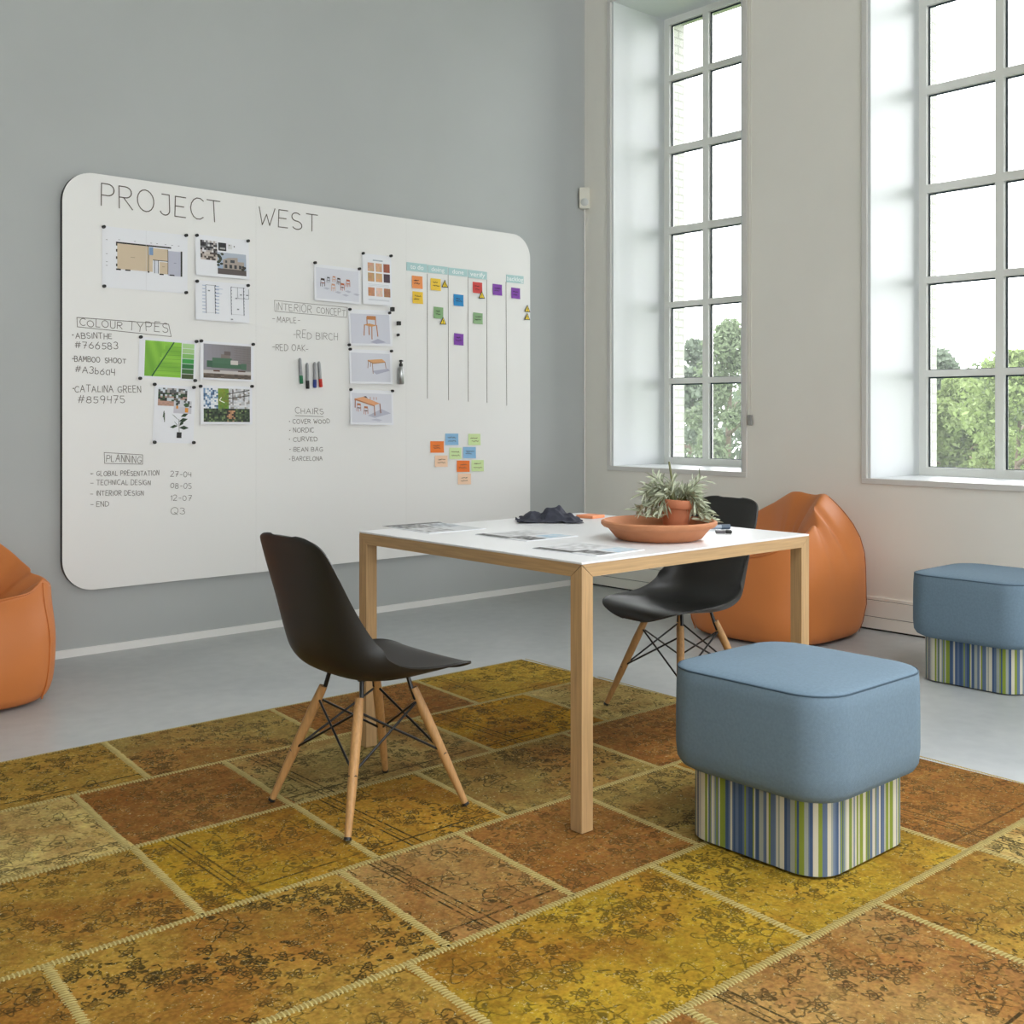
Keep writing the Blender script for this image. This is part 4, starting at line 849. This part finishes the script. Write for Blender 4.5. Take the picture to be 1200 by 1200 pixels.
# ------------------------------------------------------------------ shell chairs
def spline(pts, n):
    out = []
    for i in range(len(pts) - 1):
        p0, p1, p2, p3 = pts[max(i - 1, 0)], pts[i], pts[i + 1], pts[min(i + 2, len(pts) - 1)]
        for k in range(n):
            t = k / n; out.append(tuple(.5 * (2 * b + (c - a) * t + (2 * a - 5 * b + 4 * c - d) * t * t + (-a + 3 * b - 3 * c + d) * t ** 3) for a, b, c, d in zip(p0, p1, p2, p3)))
    out.append(tuple(pts[-1])); return out
def make_chair(label):
    root = thing('shell_chair', (0, 0, 0), label=label, cat='chair', group='black shell chairs at the table')
    # x forward, z up, half width, edge lift
    prof = spline([(.254, .376, .050, .000), (.256, .384, .100, .000), (.252, .396, .145, .000), (.238, .409, .186, .001), (.204, .415, .214, .006), (.15, .411, .228, .014), (.07, .401, .233, .028), (-.01, .393, .234, .046), (-.08, .395, .232, .066), (-.14, .413, .226, .084),
                   (-.185, .458, .216, .092), (-.210, .525, .203, .076), (-.230, .61, .193, .050), (-.252, .70, .185, .028), (-.268, .760, .173, .016), (-.278, .790, .155, .008), (-.282, .803, .131, .004), (-.284, .809, .102, .002), (-.285, .8115, .066, .0)], 4)
    rr = []; M = 24
    for i, (x, z, hw_, lift) in enumerate(prof):
        a = prof[max(i - 1, 0)]; b = prof[min(i + 1, len(prof) - 1)]; t = Vector((b[0] - a[0], 0, b[1] - a[1])).normalized(); n = Vector((-t.z, 0, t.x))
        pass
        nn = Vector((t.z, 0, -t.x))
        row = []
        for k in range(M + 1):
            u = -1 + 2 * k / M; cv_ = abs(u) ** 3.0
            p = Vector((x, 0, z)) + nn * (lift * cv_ + .004 * u * u); row.append((p.x, hw_ * math.sin(u * 1.35) / math.sin(1.35), p.z))
        rr.append(row)
    mb = MB(); mb.rings(rr, close_u=False)
    sh = mb.build('seat_shell', M_CHAIR, root, smooth=80); md = sh.modifiers.new('s', 'SOLIDIFY'); md.thickness = .006; md.offset = 0
    md = sh.modifiers.new('b', 'BEVEL'); md.width = .002; md.segments = 2; md.limit_method = 'ANGLE'; md.angle_limit = math.radians(50)
    md = sh.modifiers.new('u', 'SUBSURF'); md.levels = 1; md.render_levels = 1
    feet, tops = [], []
    for sx in (1, -1):
        for sy in (1, -1):
            ft = Vector((sx * .205, sy * .205, 0.0042)); tp = Vector((sx * .094, sy * .096, .346)); feet.append(ft); tops.append(tp)
            d = (tp - ft).normalized(); mb = MB(); mb.tube([ft + d * .006, ft + d * .14, ft + d * .30, tp], [.0095, .0135, .0150, .0125], 16)
            lg = mb.build('leg', M_LEG, root, smooth=50)
            mb = MB(); mb.tube([ft, ft + d * .008], [.0105, .0105], 14); mb.build('foot_glide', M_BLACK, lg, smooth=40)
            # bent steel bracket from the leg slot up to the shell
            mb = MB(); mt = Vector((sx * .078, sy * .084, .394))
            mb.tube([tp - d * .035 + Vector((-.010 * sx, 0, 0)), tp + d * .002 + Vector((-.007 * sx, 0, 0)), mt], .0065, 8)
            mb.tube([mt - Vector((0, 0, .003)), mt + Vector((0, 0, .006))], .013, 12)
            mb.build('bracket', M_ROD, root, smooth=50)
    def on(i, f): return feet[i] + (tops[i] - feet[i]) * f
    for (a, b) in ((0, 1), (0, 2), (1, 3), (2, 3)):
        for (p, q) in ((a, b), (b, a)):
            mb = MB(); u = on(p, .90); v = on(q, .46); mb.tube([u, v], .0036, 8)
            d = (v - u).normalized(); mb.tube([v, v + d * .016], .0065, 8); mb.tube([u - d * .010, u], .0065, 8)
            mb.build('cross_rod', M_ROD, root, smooth=50)
    return root
ch = make_chair('black shell chair with wooden legs left of the table, seen from behind')
ch.location = (-3.560, -2.633, Z0); ch.rotation_euler = (0, 0, math.radians(0))
c2 = copy_tree(ch); c2.location = (-2.052, -2.559, Z0); c2.rotation_euler = (0, 0, math.radians(174.8))
c2['label'] = 'black shell chair with wooden legs pushed under the table beside the bean bag'

# ------------------------------------------------------------------ poufs
STR = [(92, 108, 134), (126, 140, 56), (196, 192, 174), (92, 108, 134), (126, 140, 56), (200, 196, 178), (64, 84, 116), (190, 186, 168), (120, 136, 66), (110, 126, 148), (150, 156, 148), (92, 108, 134)]
def make_pouf(label):
    root = thing('pouf', (0, 0, 0), label=label, cat='pouf', group='blue poufs with striped bases')
    S = .518; rings = []; TOPZ = .462
    for (ins, z, r) in [(.050, .190, .09), (.026, .193, .10), (.009, .203, .105), (.001, .220, .105), (-.002, .26, .105), (-.002, .34, .105), (-.001, .42, .105), (.0010, TOPZ - .005, .105), (.0040, TOPZ + .001, .103)]:
        rings.append([(x, y, z) for x, y in rrect(S - 2 * ins, S - 2 * ins, r, 8)])
    base_top = rrect(S - .012, S - .012, .102, 8)
    for (k, dz) in ((.992, .0045), (.96, .0075), (.85, .012), (.6, .016), (.3, .018), (.05, .019)):
        rings.append([(x * k, y * k, TOPZ + dz) for x, y in base_top])
    mb = MB(); mb.rings(rings, True, True, True); mb.build('cushion', M_BLUEFAB, root, smooth=60)['label'] = 'blue felt cushion'
    mb = MB(); loop = rrect(S - .006, S - .006, .103, 8); pts = [Vector((x, y, TOPZ)) for x, y in loop]; pts.append(pts[0]); mb.tube(pts, .0024, 6, caps=False); mb.build('piping', M_PIPING, root, smooth=60)
    B = .436; loop = rrect(B, B, .085, 24); pts = [Vector((*p, 0)) for p in loop]
    # resample to narrow columns, one stripe colour for several columns
    per = [(pts[i], pts[(i + 1) % len(pts)]) for i in range(len(pts))]; tot = sum((b - a).length for a, b in per); rnd = random.Random(4)
    cuts = [0.0]; cl = []; prev = None
    while cuts[-1] < tot - .004:
        c = rnd.choice(STR)
        if c == prev: continue
        prev = c; wd = rnd.choice([.003, .004, .005, .006, .008, .010, .013]); cuts.append(min(tot, cuts[-1] + wd)); cl.append(c)
    def at(s):
        for a, b in per:
            l = (b - a).length
            if s <= l: return a + (b - a) * (s / l if l else 0)
            s -= l
        return pts[0]
    mb = MB()
    for a, b, c in zip(cuts[:-1], cuts[1:], cl):
        n_ = max(1, int((b - a) / .008))
        for k in range(n_):
            p, q = at(a + (b - a) * k / n_), at(a + (b - a) * (k + 1) / n_)
            mb.face([(p.x, p.y, .006), (q.x, q.y, .006), (q.x, q.y, .20), (p.x, p.y, .20)], 0, c)
    mb.face([(p.x, p.y, .20) for p in pts], 0, (96, 112, 140)); mb.face([(p.x, p.y, .006) for p in pts][::-1], 0, (60, 60, 60))
    mb.build('striped_base', M_STRIPE, root)['label'] = 'base with blue, green and cream vertical stripes'
    mb = MB(); mb.prism(rrect(B - .02, B - .02, .08, 6), 0, .008); mb.build('foot_plate', M_BLACK, root)
    return root
p1 = make_pouf('blue square pouf with striped base standing on the rug in front'); p1.location = (-2.832, -3.617, Z0)
p2 = copy_tree(p1); p2.location = (-.643, -3.124, 0); p2['label'] = 'blue square pouf with striped base on the concrete floor by the window wall'

# ------------------------------------------------------------------ bean bags
def make_bag(label, cone):
    root = thing('bean_bag', (0, 0, 0), label=label, cat='bean bag', group='orange bean bags')
    N = 144; rr = []
    wrap = lambda u: math.atan2(math.sin(u), math.cos(u))
    def back(u):
        b = (1 - math.cos(u)) / 2
        return b ** 2.2 if cone else sm((1 + math.cos(u - 2.62)) / 2 * 1.14 - .08)
    def R0(u): return .412 / ((abs(math.cos(u)) ** 3.2 + abs(math.sin(u)) ** 3.2) ** (1 / 3.2)) * .955
    def pleat(u, z): return 1 - 2 * abs(math.sin(3.5 * u + .9 + 1.5 * z)) ** .6
    def fold(u, z=0): return .55 * pleat(u, z) + .3 * math.sin(13 * u + 4 * z) + .15 * math.sin(23 * u)
    def rim(u):
        bk = back(u); h = .452 + .288 * bk ** 1.15; w_ = wrap(u)
        h += .045 * math.exp(-((abs(w_) - .80) / .13) ** 2) - .018 * math.exp(-(w_ / .4) ** 2) + .006 * math.sin(6 * u + 1) * bk
        if not cone: h -= .060 * math.exp(-((w_ - 1.32) / .10) ** 2) + .035 * math.exp(-((w_ + 1.9) / .12) ** 2)
        return h, R0(u) * (.975 - (.50 if cone else .42) * bk ** 1.5)
    def pt(u, r, z, sh=0): return (r * math.cos(u) + sh, r * math.sin(u), z)
    us = [2 * PI * k / N for k in range(N)]
    for f, z in ((.5, .004), (.86, .004), (.955, .020), (1.0, .075)): rr.append([pt(u, R0(u) * f, z) for u in us])
    for t in (.14, .28, .42, .54, .66, .76, .85, .92, .97, 1.0):
        row = []
        for u in us:
            h, r = rim(u); bk = back(u); z = .075 + (h - .075) * t; w_ = wrap(u)
            bulge = R0(u) * (1.02 + .02 * math.sin(PI * min(1, t * 1.2))); k = sm((t - .38) / .62) ** (1.1 + .4 * bk) if cone else (max(0, (t - .42) / .58)) ** 2.3
            rad = bulge * (1 - k) + r * k + .005 * fold(u, z) * sm((t - .6) / .35) * (.3 + .7 * bk)
            for a in (-1, 1):      # a deep crease between the back lobe and each side lobe, running out from the hollow
                rad -= .028 * math.exp(-((w_ - a * (1.50 + .5 * (1 - t))) / .07) ** 2) * sm((t - .5) / .3)
            rad += .004 * math.sin(3 * u + 9 * z) + .003 * math.sin(7 * u - 14 * z)
            row.append(pt(u, rad, z))
        rr.append(row)
    top = len(rr) - 1
    for t in (.06, .15, .28, .42, .58, .74, .88, .97):
        row = []
        for u in us:
            h, r = rim(u); bk = back(u); k = sm(t * .98) ** .8; e = math.sin(PI * min(1, t * 1.15)) ** .7 if t < .87 else math.sin(PI * min(1, t)) ** .7
            z = h * (1 - k) + .30 * k - .02 * math.sin(PI * t) * (1 - bk) + .040 * fold(u, t) * e * (.35 + .65 * bk)
            rad = r * (1 - t) + .030 * fold(u, t) * e * bk - .012 * math.sin(PI * t); row.append(pt(u, max(.004, rad), z, .05 * t))
        rr.append(row)
    mb = MB(); mb.rings(rr, True, True, True); mb.build('bag_body', M_LEATHER, root, smooth=180, subsurf=1)
    def seam_on(pts, r, m): mb = MB(); mb.tube(pts, r, 6); mb.build('seam', m, root, smooth=60)
    for s in (-1, 1):
        ui = int(round((s * .80 % (2 * PI)) / (2 * PI) * N)) % N
        seam_on([Vector((rr[k][ui][0] * 1.002, rr[k][ui][1] * 1.002, rr[k][ui][2])) for k in range(2, top)], .0035, M_LEATHER)
        ui = int(round((s * 2.2 % (2 * PI)) / (2 * PI) * N)) % N
        seam_on([Vector((rr[k][ui][0] * 1.001, rr[k][ui][1] * 1.001, rr[k][ui][2])) for k in range(2, top)], .0018, M_SEAM)
    seam_on([Vector(rr[top][k % N]) + Vector((0, 0, .0005)) for k in range(-18, 19)], .004, M_LEATHER)
    return root
b1 = make_bag('orange leather-look bean bag between the far chair and the window wall', False); b1.location = (-.455, -1.885, 0); b1.rotation_euler = (0, 0, math.radians(182))
b2 = make_bag('orange leather-look bean bag cut off at the left below the whiteboard', True); b2.location = (-4.172, -.475, 0); b2.rotation_euler = (0, 0, math.radians(-92))

# ------------------------------------------------------------------ things on the table
sc_ = on_z(772, 613.5, TZ + .05); sc_.z = TZ
sauc = MB(); sauc.lathe([(.02, .001), (.128, .001), (.140, .006), (.165, .036), (.168, .038), (.180, .042), (.188, .050), (.188, .058), (.180, .062), (.172, .058), (.160, .040), (.138, .014), (.120, .011), (.001, .011)], 72)
tag(sauc.build('plant_saucer', M_TERRA, None, sc_, smooth=50), 'wide terracotta saucer on the white table holding the potted plant', 'saucer')
pp = on_z(791, 624.5, TZ + .012); pot = thing('potted_plant', (pp.x, pp.y, TZ + .012), label='grey green leafy plant in a small terracotta pot inside the saucer', cat='plant')
pot.rotation_euler = (math.radians(2), math.radians(3), 0)
mb = MB(); mb.lathe([(.001, 0), (.036, 0), (.0375, .002), (.051, .082), (.057, .083), (.059, .087), (.060, .109), (.058, .112), (.053, .112), (.051, .104), (.050, .100)], 40); mb.build('pot', mat('dark_terracotta', (168, 104, 72), .75, vary=.1, scale=18, bump=.1, bscale=150), pot, smooth=50)
mb = MB(); mb.lathe([(.001, .106), (.028, .104), (.0515, .099)], 24); mb.build('soil', M_SOIL, pot)
rnd = random.Random(21); lf = MB(); st = MB()
def leaf(p, d, L, wd):
    d = d.normalized(); a = d.cross(Vector((rnd.uniform(-1, 1), rnd.uniform(-1, 1), rnd.uniform(-.3, 1)))).normalized(); n = a.cross(d).normalized()
    rows_ = []
    for k, (t, ww) in enumerate(((0, .25), (.2, .7), (.5, 1), (.8, .8), (1, .12))):
        c = p + d * L * t + n * (.12 * L * t * t) - Vector((0, 0, .18 * L * t * t)); rows_.append((c + a * wd * ww * .5 + n * wd * .18 * ww, c, c - a * wd * ww * .5 + n * wd * .18 * ww))
    vs = [q for r in rows_ for q in r]; fs = []
    for k in range(4): fs += [(k * 3, k * 3 + 1, k * 3 + 4, k * 3 + 3), (k * 3 + 1, k * 3 + 2, k * 3 + 5, k * 3 + 4)]
    lf.mesh(vs, fs)
R_ = RGT; D_ = FWD
tips = []
for (r, d, z, dense, up0) in [(-.125, -.02, .155, 1, .09), (-.13, .02, .10, 1, .09), (-.10, -.05, .045, 1, .10), (-.075, -.06, -.0, 1, .10), (-.085, .05, .20, 1, .07), (-.05, -.03, .175, 1, .06), (-.02, .04, .19, 1, .05), (.02, -.01, .165, 1, .05), (-.10, .0, .17, 1, .07),
        (.06, .03, .18, 1, .05), (.085, .01, .205, 1, .05), (.105, .0, .11, 1, .08), (.10, -.03, .07, 1, .09), (.125, -.02, .035, 1, .09), (.085, -.05, .012, 1, .09), (.05, -.02, .14, 1, .06), (.0, .07, .15, 1, .06), (.11, .04, .05, 1, .09), (-.055, .06, .13, 1, .06), (-.115, -.045, .07, 1, .10), (-.085, -.07, .03, 1, .11), (.115, -.045, .03, 1, .10), (.09, -.06, .03, 1, .10), (-.14, -.01, .09, 1, .09)]:
    p0 = Vector((0, 0, .104)) + R_ * r * .15 + D_ * d * .15; p1 = Vector((0, 0, .104)) + (R_ * r + D_ * d) * .45 + Vector((0, 0, up0 * .72)); p2 = R_ * r * .86 + D_ * d * .86 + Vector((0, 0, .01 + z))
    p2.z = max(p2.z - .035, .050)
    q = [p0 * (1 - t) ** 2 + p1 * 2 * t * (1 - t) + p2 * t * t for t in [k / 9 for k in range(10)]]; st.tube(q, [.0022 - .0012 * k / 9 for k in range(10)], 6)
    for k in range(2, 10):
        t = (q[min(k + 1, 9)] - q[k - 1]).normalized()
        for j in range(3 if k < 9 else 6):
            v = Vector((rnd.gauss(0, 1), rnd.gauss(0, 1), rnd.gauss(0, .8))); v = (v - t * v.dot(t)).normalized()
            dd = (t * rnd.uniform(.35, .9) + v * rnd.uniform(.5, .9)).normalized(); L = rnd.uniform(.030, .060)
            if (q[k] + dd * L).z < .050 and (q[k] + dd * L).xy.length > .05: dd.z = abs(dd.z) * .4
            leaf(q[k], dd, L, rnd.uniform(.0055, .0090))
q = [Vector((0, 0, .1)) - R_ * .012, Vector((0, 0, .17)) - R_ * .020, Vector((0, 0, .235)) - R_ * .034 ]; st.tube(q, [.003, .0042, .0032], 8)
st.build('stems', M_STEM, pot, smooth=60); lf.build('foliage', M_LEAF, pot, smooth=60)

def sheet_on_table(cs, label, seed, fn):
    q = [on_z(px, py, TZ) for px, py in cs]; c = sum(q, Vector((0, 0, 0))) / 4
    wv = ((q[1] - q[0]) + (q[2] - q[3])) / 2; hv = ((q[0] - q[3]) + (q[1] - q[2])) / 2; ang = math.atan2(wv.y, wv.x); pw, ph = wv.length, hv.length
    mb = MB(); mb.box((-pw / 2, -ph / 2, 0), (pw / 2, ph / 2, .0016)); o = mb.build('magazine', M_PAPER, None, (c.x, c.y, TZ + .0004), rot=(0, 0, ang)); tag(o, label, 'magazine', 'printed magazines on the table')
    P_ = Print(pw, ph, lambda x, y: 0); fn(P_, random.Random(seed)); P_.mb.v = [(x, z, .0016 - (y + .0016) + .0003) for x, y, z in P_.mb.v]; P_.mb.build('printed_page', M_PRINT, o)
def pg(p, r):
    p.rect(.02, .02, .98, .98, (206, 208, 210)); p.rect(.0, .88, 1, .99, (84, 84, 86), lambda u, v: r.choice([(70, 70, 72), (112, 112, 114), (90, 90, 92)]), 12, 2)
    p.rect(.04, .52, .55, .86, None, lambda u, v: r.choice([(120, 120, 122), (160, 160, 160), (196, 196, 196), (90, 88, 88)]), 10, 7)
    p.rect(.60, .40, .95, .86, None, lambda u, v: r.choice([(176, 182, 190), (200, 204, 208), (150, 152, 156)]), 7, 7); p.rect(.04, .05, .5, .46, None, lambda u, v: r.choice([(190, 190, 192), (206, 206, 208), (150, 150, 150)]), 8, 5)
def pg2(p, r):
    p.rect(.02, .02, .98, .98, (208, 209, 211)); p.rect(.0, .0, .62, .16, None, lambda u, v: r.choice([(60, 60, 60), (110, 110, 108), (86, 84, 82)]), 12, 3)
    p.rect(.05, .2, .55, .9, None, lambda u, v: r.choice([(212, 212, 214), (196, 198, 200), (180, 180, 182)]), 8, 8); p.rect(.55, .1, .98, .42, None, lambda u, v: r.choice([(70, 70, 70), (120, 120, 120), (150, 150, 152)]), 9, 5); p.rect(.66, .5, .96, .92, None, lambda u, v: r.choice([(160, 188, 208), (196, 208, 218), (186, 200, 210)]), 6, 6)
sheet_on_table([(460, 616.4), (524, 611.6), (558, 620.8), (491, 626)], 'open printed magazine at the left end of the tabletop', 1, pg)
sheet_on_table([(606, 620.5), (672, 628), (622, 635.4), (568, 627.8)], 'printed magazine in the middle of the tabletop in front of the dark cloth', 2, pg2)
sheet_on_table([(684, 636.5), (751, 644.5), (704, 652.5), (619, 642.8)], 'printed magazine at the near corner of the tabletop', 3, pg2)

# crumpled cloth
cp = on_z(644, 611, TZ); N = 56; rr = []
cl = thing('cloth', (cp.x, cp.y, TZ), label='dark charcoal cloth lying crumpled on the white tabletop', cat='cloth')
mb = MB(); vs = []; fs = []
for i in range(N + 1):
    for j in range(N + 1):
        u, v = i / N * 2 - 1, j / N * 2 - 1
        rad = math.sqrt(u * u * .5 + v * v * .5) ; ed = max(abs(u), abs(v))
        wob = .018 * noise.noise(Vector((u * 2.2, v * 2.2, 3.3)))
        x = u * .118 + wob; y = v * .088 + .014 * noise.noise(Vector((u * 2.0, v * 2.0, 8.1)))
        gs = lambda cu_, cv2, su, sv, a: a * math.exp(-((u - cu_) / su) ** 2 - ((v - cv2) / sv) ** 2)
        bumps = gs(.30, .12, .26, .62, .052) + gs(-.04, -.30, .18, .34, .040) + gs(-.62, .02, .24, .42, .036) + gs(.72, -.25, .17, .40, .026) + gs(-.28, .35, .22, .4, .028)
        rid = 1 - abs(noise.noise(Vector((u * 2.6 + 5, v * 2.2, 1.7)))) * 2.4; env = sm((1.04 - ed) / .5)
        z = .004 + env * (.004 + bumps * (.72 + .42 * max(0, rid)) + .007 * noise.noise(Vector((u * 6, v * 5, 4)))) + (1 - env) * .010 * max(0, noise.noise(Vector((u * 4, v * 4, 2))) * 2)
        z = max(z, .0035)
        p = RGT * x + FWD * y; vs.append((p.x, p.y, z))
for i in range(N):
    for j in range(N): a = i * (N + 1) + j; fs.append((a, a + 1, a + N + 2, a + N + 1))
mb.mesh(vs, fs); o = mb.build('cloth_folds', M_CLOTH, cl, smooth=180, solid=.003, subsurf=1)
# make the cloth a single object
o.parent = None; o.location = cl.location; tag(o, cl['label'], 'cloth'); o.name = 'cloth_tmp'; bpy.data.objects.remove(cl); o.name = 'cloth'; o.data.name = 'cloth'

q = on_z(692, 606.6, TZ); mb = MB(); mb.box((-.040, -.040, 0), (.040, .040, .011))
o = mb.build('note_pad', mat('orange_note_pad', (236, 150, 104), .6), None, (q.x, q.y, TZ + .0004), bevel=.0008, rot=(0, 0, math.radians(8))); tag(o, 'orange block of sticky notes behind the cloth on the tabletop', 'note pad')
q = on_z(848, 625, TZ); er = thing('pen_drive', (q.x, q.y, TZ + .0004), math.radians(-48), 'small dark grey stick with a black end right of the terracotta saucer', 'gadget')
mb = MB(); mb.box((-.028, -.010, 0), (.006, .010, .010)); mb.build('stick_body', mat('dark_grey_plastic', (88, 86, 90), .4), er, bevel=.003)
mb = MB(); mb.box((.006, -.0105, 0), (.028, .0105, .011)); mb.build('cap', M_BLACK, er, bevel=.003)
q = on_z(838, 620.5, TZ); er = thing('marker_pen', (q.x, q.y, TZ + .009), math.radians(-30), 'blue grey marker lying behind the small dark stick beside the saucer', 'marker')
mb = MB(); mb.tube([(-.055, 0, 0), (.025, 0, 0)], .0080, 16); mb.build('barrel', mat('blue_grey_barrel', (140, 152, 166), .35), er, smooth=40)
mb = MB(); mb.tube([(.022, 0, 0), (.055, 0, 0)], .0088, 16); mb.build('cap', mat('slate_cap', (70, 84, 100), .4), er, smooth=40)

# ------------------------------------------------------------------ outside: ground and trees
GZ = -5.0
mb = MB(); mb.box((OUT + .02, -60, GZ - .3), (90, 70, GZ)); o = mb.build('lawn', mat('grass_lawn', (96, 120, 60), .9, vary=.2, scale=.6)); tag(o, 'green lawn outside below the windows', 'lawn', kind='structure')
def leaf_mat(name, rgb):
    m = mat(name, rgb, .7, vary=.25, scale=1.4); nt = m.node_tree; b = nt.nodes['Principled BSDF']; out = nt.nodes['Material Output']
    t = nt.nodes.new('ShaderNodeBsdfTranslucent'); t.inputs[0].default_value = lin(rgb); mx = nt.nodes.new('ShaderNodeMixShader'); mx.inputs[0].default_value = .4
    nt.links.new(b.outputs[0], mx.inputs[1]); nt.links.new(t.outputs[0], mx.inputs[2]); nt.links.new(mx.outputs[0], out.inputs[0]); return m
LM = [leaf_mat('mid_green_leaves', (92, 106, 78)), leaf_mat('light_green_leaves', (106, 122, 72)), leaf_mat('grey_green_leaves', (90, 102, 86))]
M_BARK = mat('grey_bark', (92, 80, 68), .9, vary=.2, scale=6)
def tree(px, dep, top_py, rad, mi, label, n=5200, seed=0, slim=1.0):
    rnd = random.Random(seed); p = CAM + FWD * dep + RGT * ((px - 600) / F_PX * dep); top = CAM_H + (Y_H - top_py) / F_PX * dep; Ht = top - GZ
    root = thing('tree', (p.x, p.y, GZ), label=label, cat='tree', group='trees outside the windows')
    mb = MB(); mb.tube([(0, 0, 0), (.1, .05, Ht * .3), (.0, .1, Ht * .6), (.05, 0, Ht * .9)], [Ht * .022, Ht * .017, Ht * .010, .02], 8)
    for k in range(9):
        a = k * 2.4; z = Ht * (.3 + .055 * k); l = rad * .8 * (1 - k / 14); mb.tube([(0, .05, z), (math.cos(a) * l * .5, math.sin(a) * l * .5, z + l * .3), (math.cos(a) * l, math.sin(a) * l, z + l * .55)], [.06, .04, .015], 6)
    mb.build('trunk', M_BARK, root, smooth=60)
    cl_ = []
    for k in range(60):
        t = rnd.random() ** .8; z = Ht * (.22 + .76 * t); w_ = rad * slim * (math.sin(PI * min(1, (t * .86 + .14))) ** .6) * (1 - .35 * t); a = rnd.uniform(0, 2 * PI); r = w_ * math.sqrt(rnd.random())
        cl_.append((Vector((r * math.cos(a), r * math.sin(a), z)), rad * rnd.uniform(.12, .28)))
    cl_.append((Vector((0, 0, Ht * .96)), rad * .16))
    mb = MB()
    for k in range(n):
        c, s = rnd.choice(cl_); d = Vector((rnd.gauss(0, 1), rnd.gauss(0, 1), rnd.gauss(0, 1))).normalized(); q = c + d * s * rnd.random() ** .4; q.z = min(q.z, Ht)
        a = Vector((rnd.gauss(0, 1), rnd.gauss(0, 1), rnd.gauss(0, 1))).normalized(); b_ = a.cross(Vector((rnd.gauss(0, 1), rnd.gauss(0, 1), rnd.gauss(0, 1)))).normalized(); L = rnd.uniform(.05, .12)
        L *= dep / 30; mb.face([q - a * L, q + b_ * L * .5, q + a * L, q - b_ * L * .5])
    mb.build('crown', LM[mi], root)
tree(812, 30, 398, 1.6, 2, 'grey green tree seen in the left half of the corner window', 13000, 1, 1.0)
tree(856, 25, 374, 1.5, 0, 'tall slender tree seen in the right half of the corner window', 15000, 2, .9)
tree(1098, 43, 408, 2.0, 2, 'dark grey green tree rising at the left of the right window', 13000, 4)
tree(1122, 31, 446, 2.2, 1, 'low light green tree in the right window in front of the darker one', 112000, 5)
tree(1196, 23, 412, 2.2, 1, 'bright green bushy tree at the right edge of the right window', 18000, 6)
tree(1165, 37, 425, 2.2, 0, 'mid green tree behind the bright bushy one in the right window', 12000, 7)

# distant band of woodland beyond the single trees, nobody could count it
rnd = random.Random(77); mb = MB()
for k in range(26000):
    ang = rnd.uniform(-1.25, 1.05); dist = rnd.uniform(62, 74)
    d = FWD * math.cos(ang) - RGT * math.sin(ang); p = CAM + d * dist
    if p.x < 12: continue
    crown = .5 + .5 * math.sin(ang * 41 + 1.3) * math.cos(ang * 17); top = 1.6 + 2.0 * crown
    p.z = GZ + (top - GZ) * rnd.random() ** .6
    a = Vector((rnd.gauss(0, 1), rnd.gauss(0, 1), rnd.gauss(0, 1))).normalized(); b_ = a.cross(Vector((rnd.gauss(0, 1), rnd.gauss(0, 1), rnd.gauss(0, 1)))).normalized(); L = rnd.uniform(.25, .5)
    mb.face([p - a * L, p + b_ * L * .6, p + a * L, p - b_ * L * .6])
tag(mb.build('woodland', LM[2]), 'hazy band of woodland far beyond the trees outside the windows', 'woodland', kind='stuff')
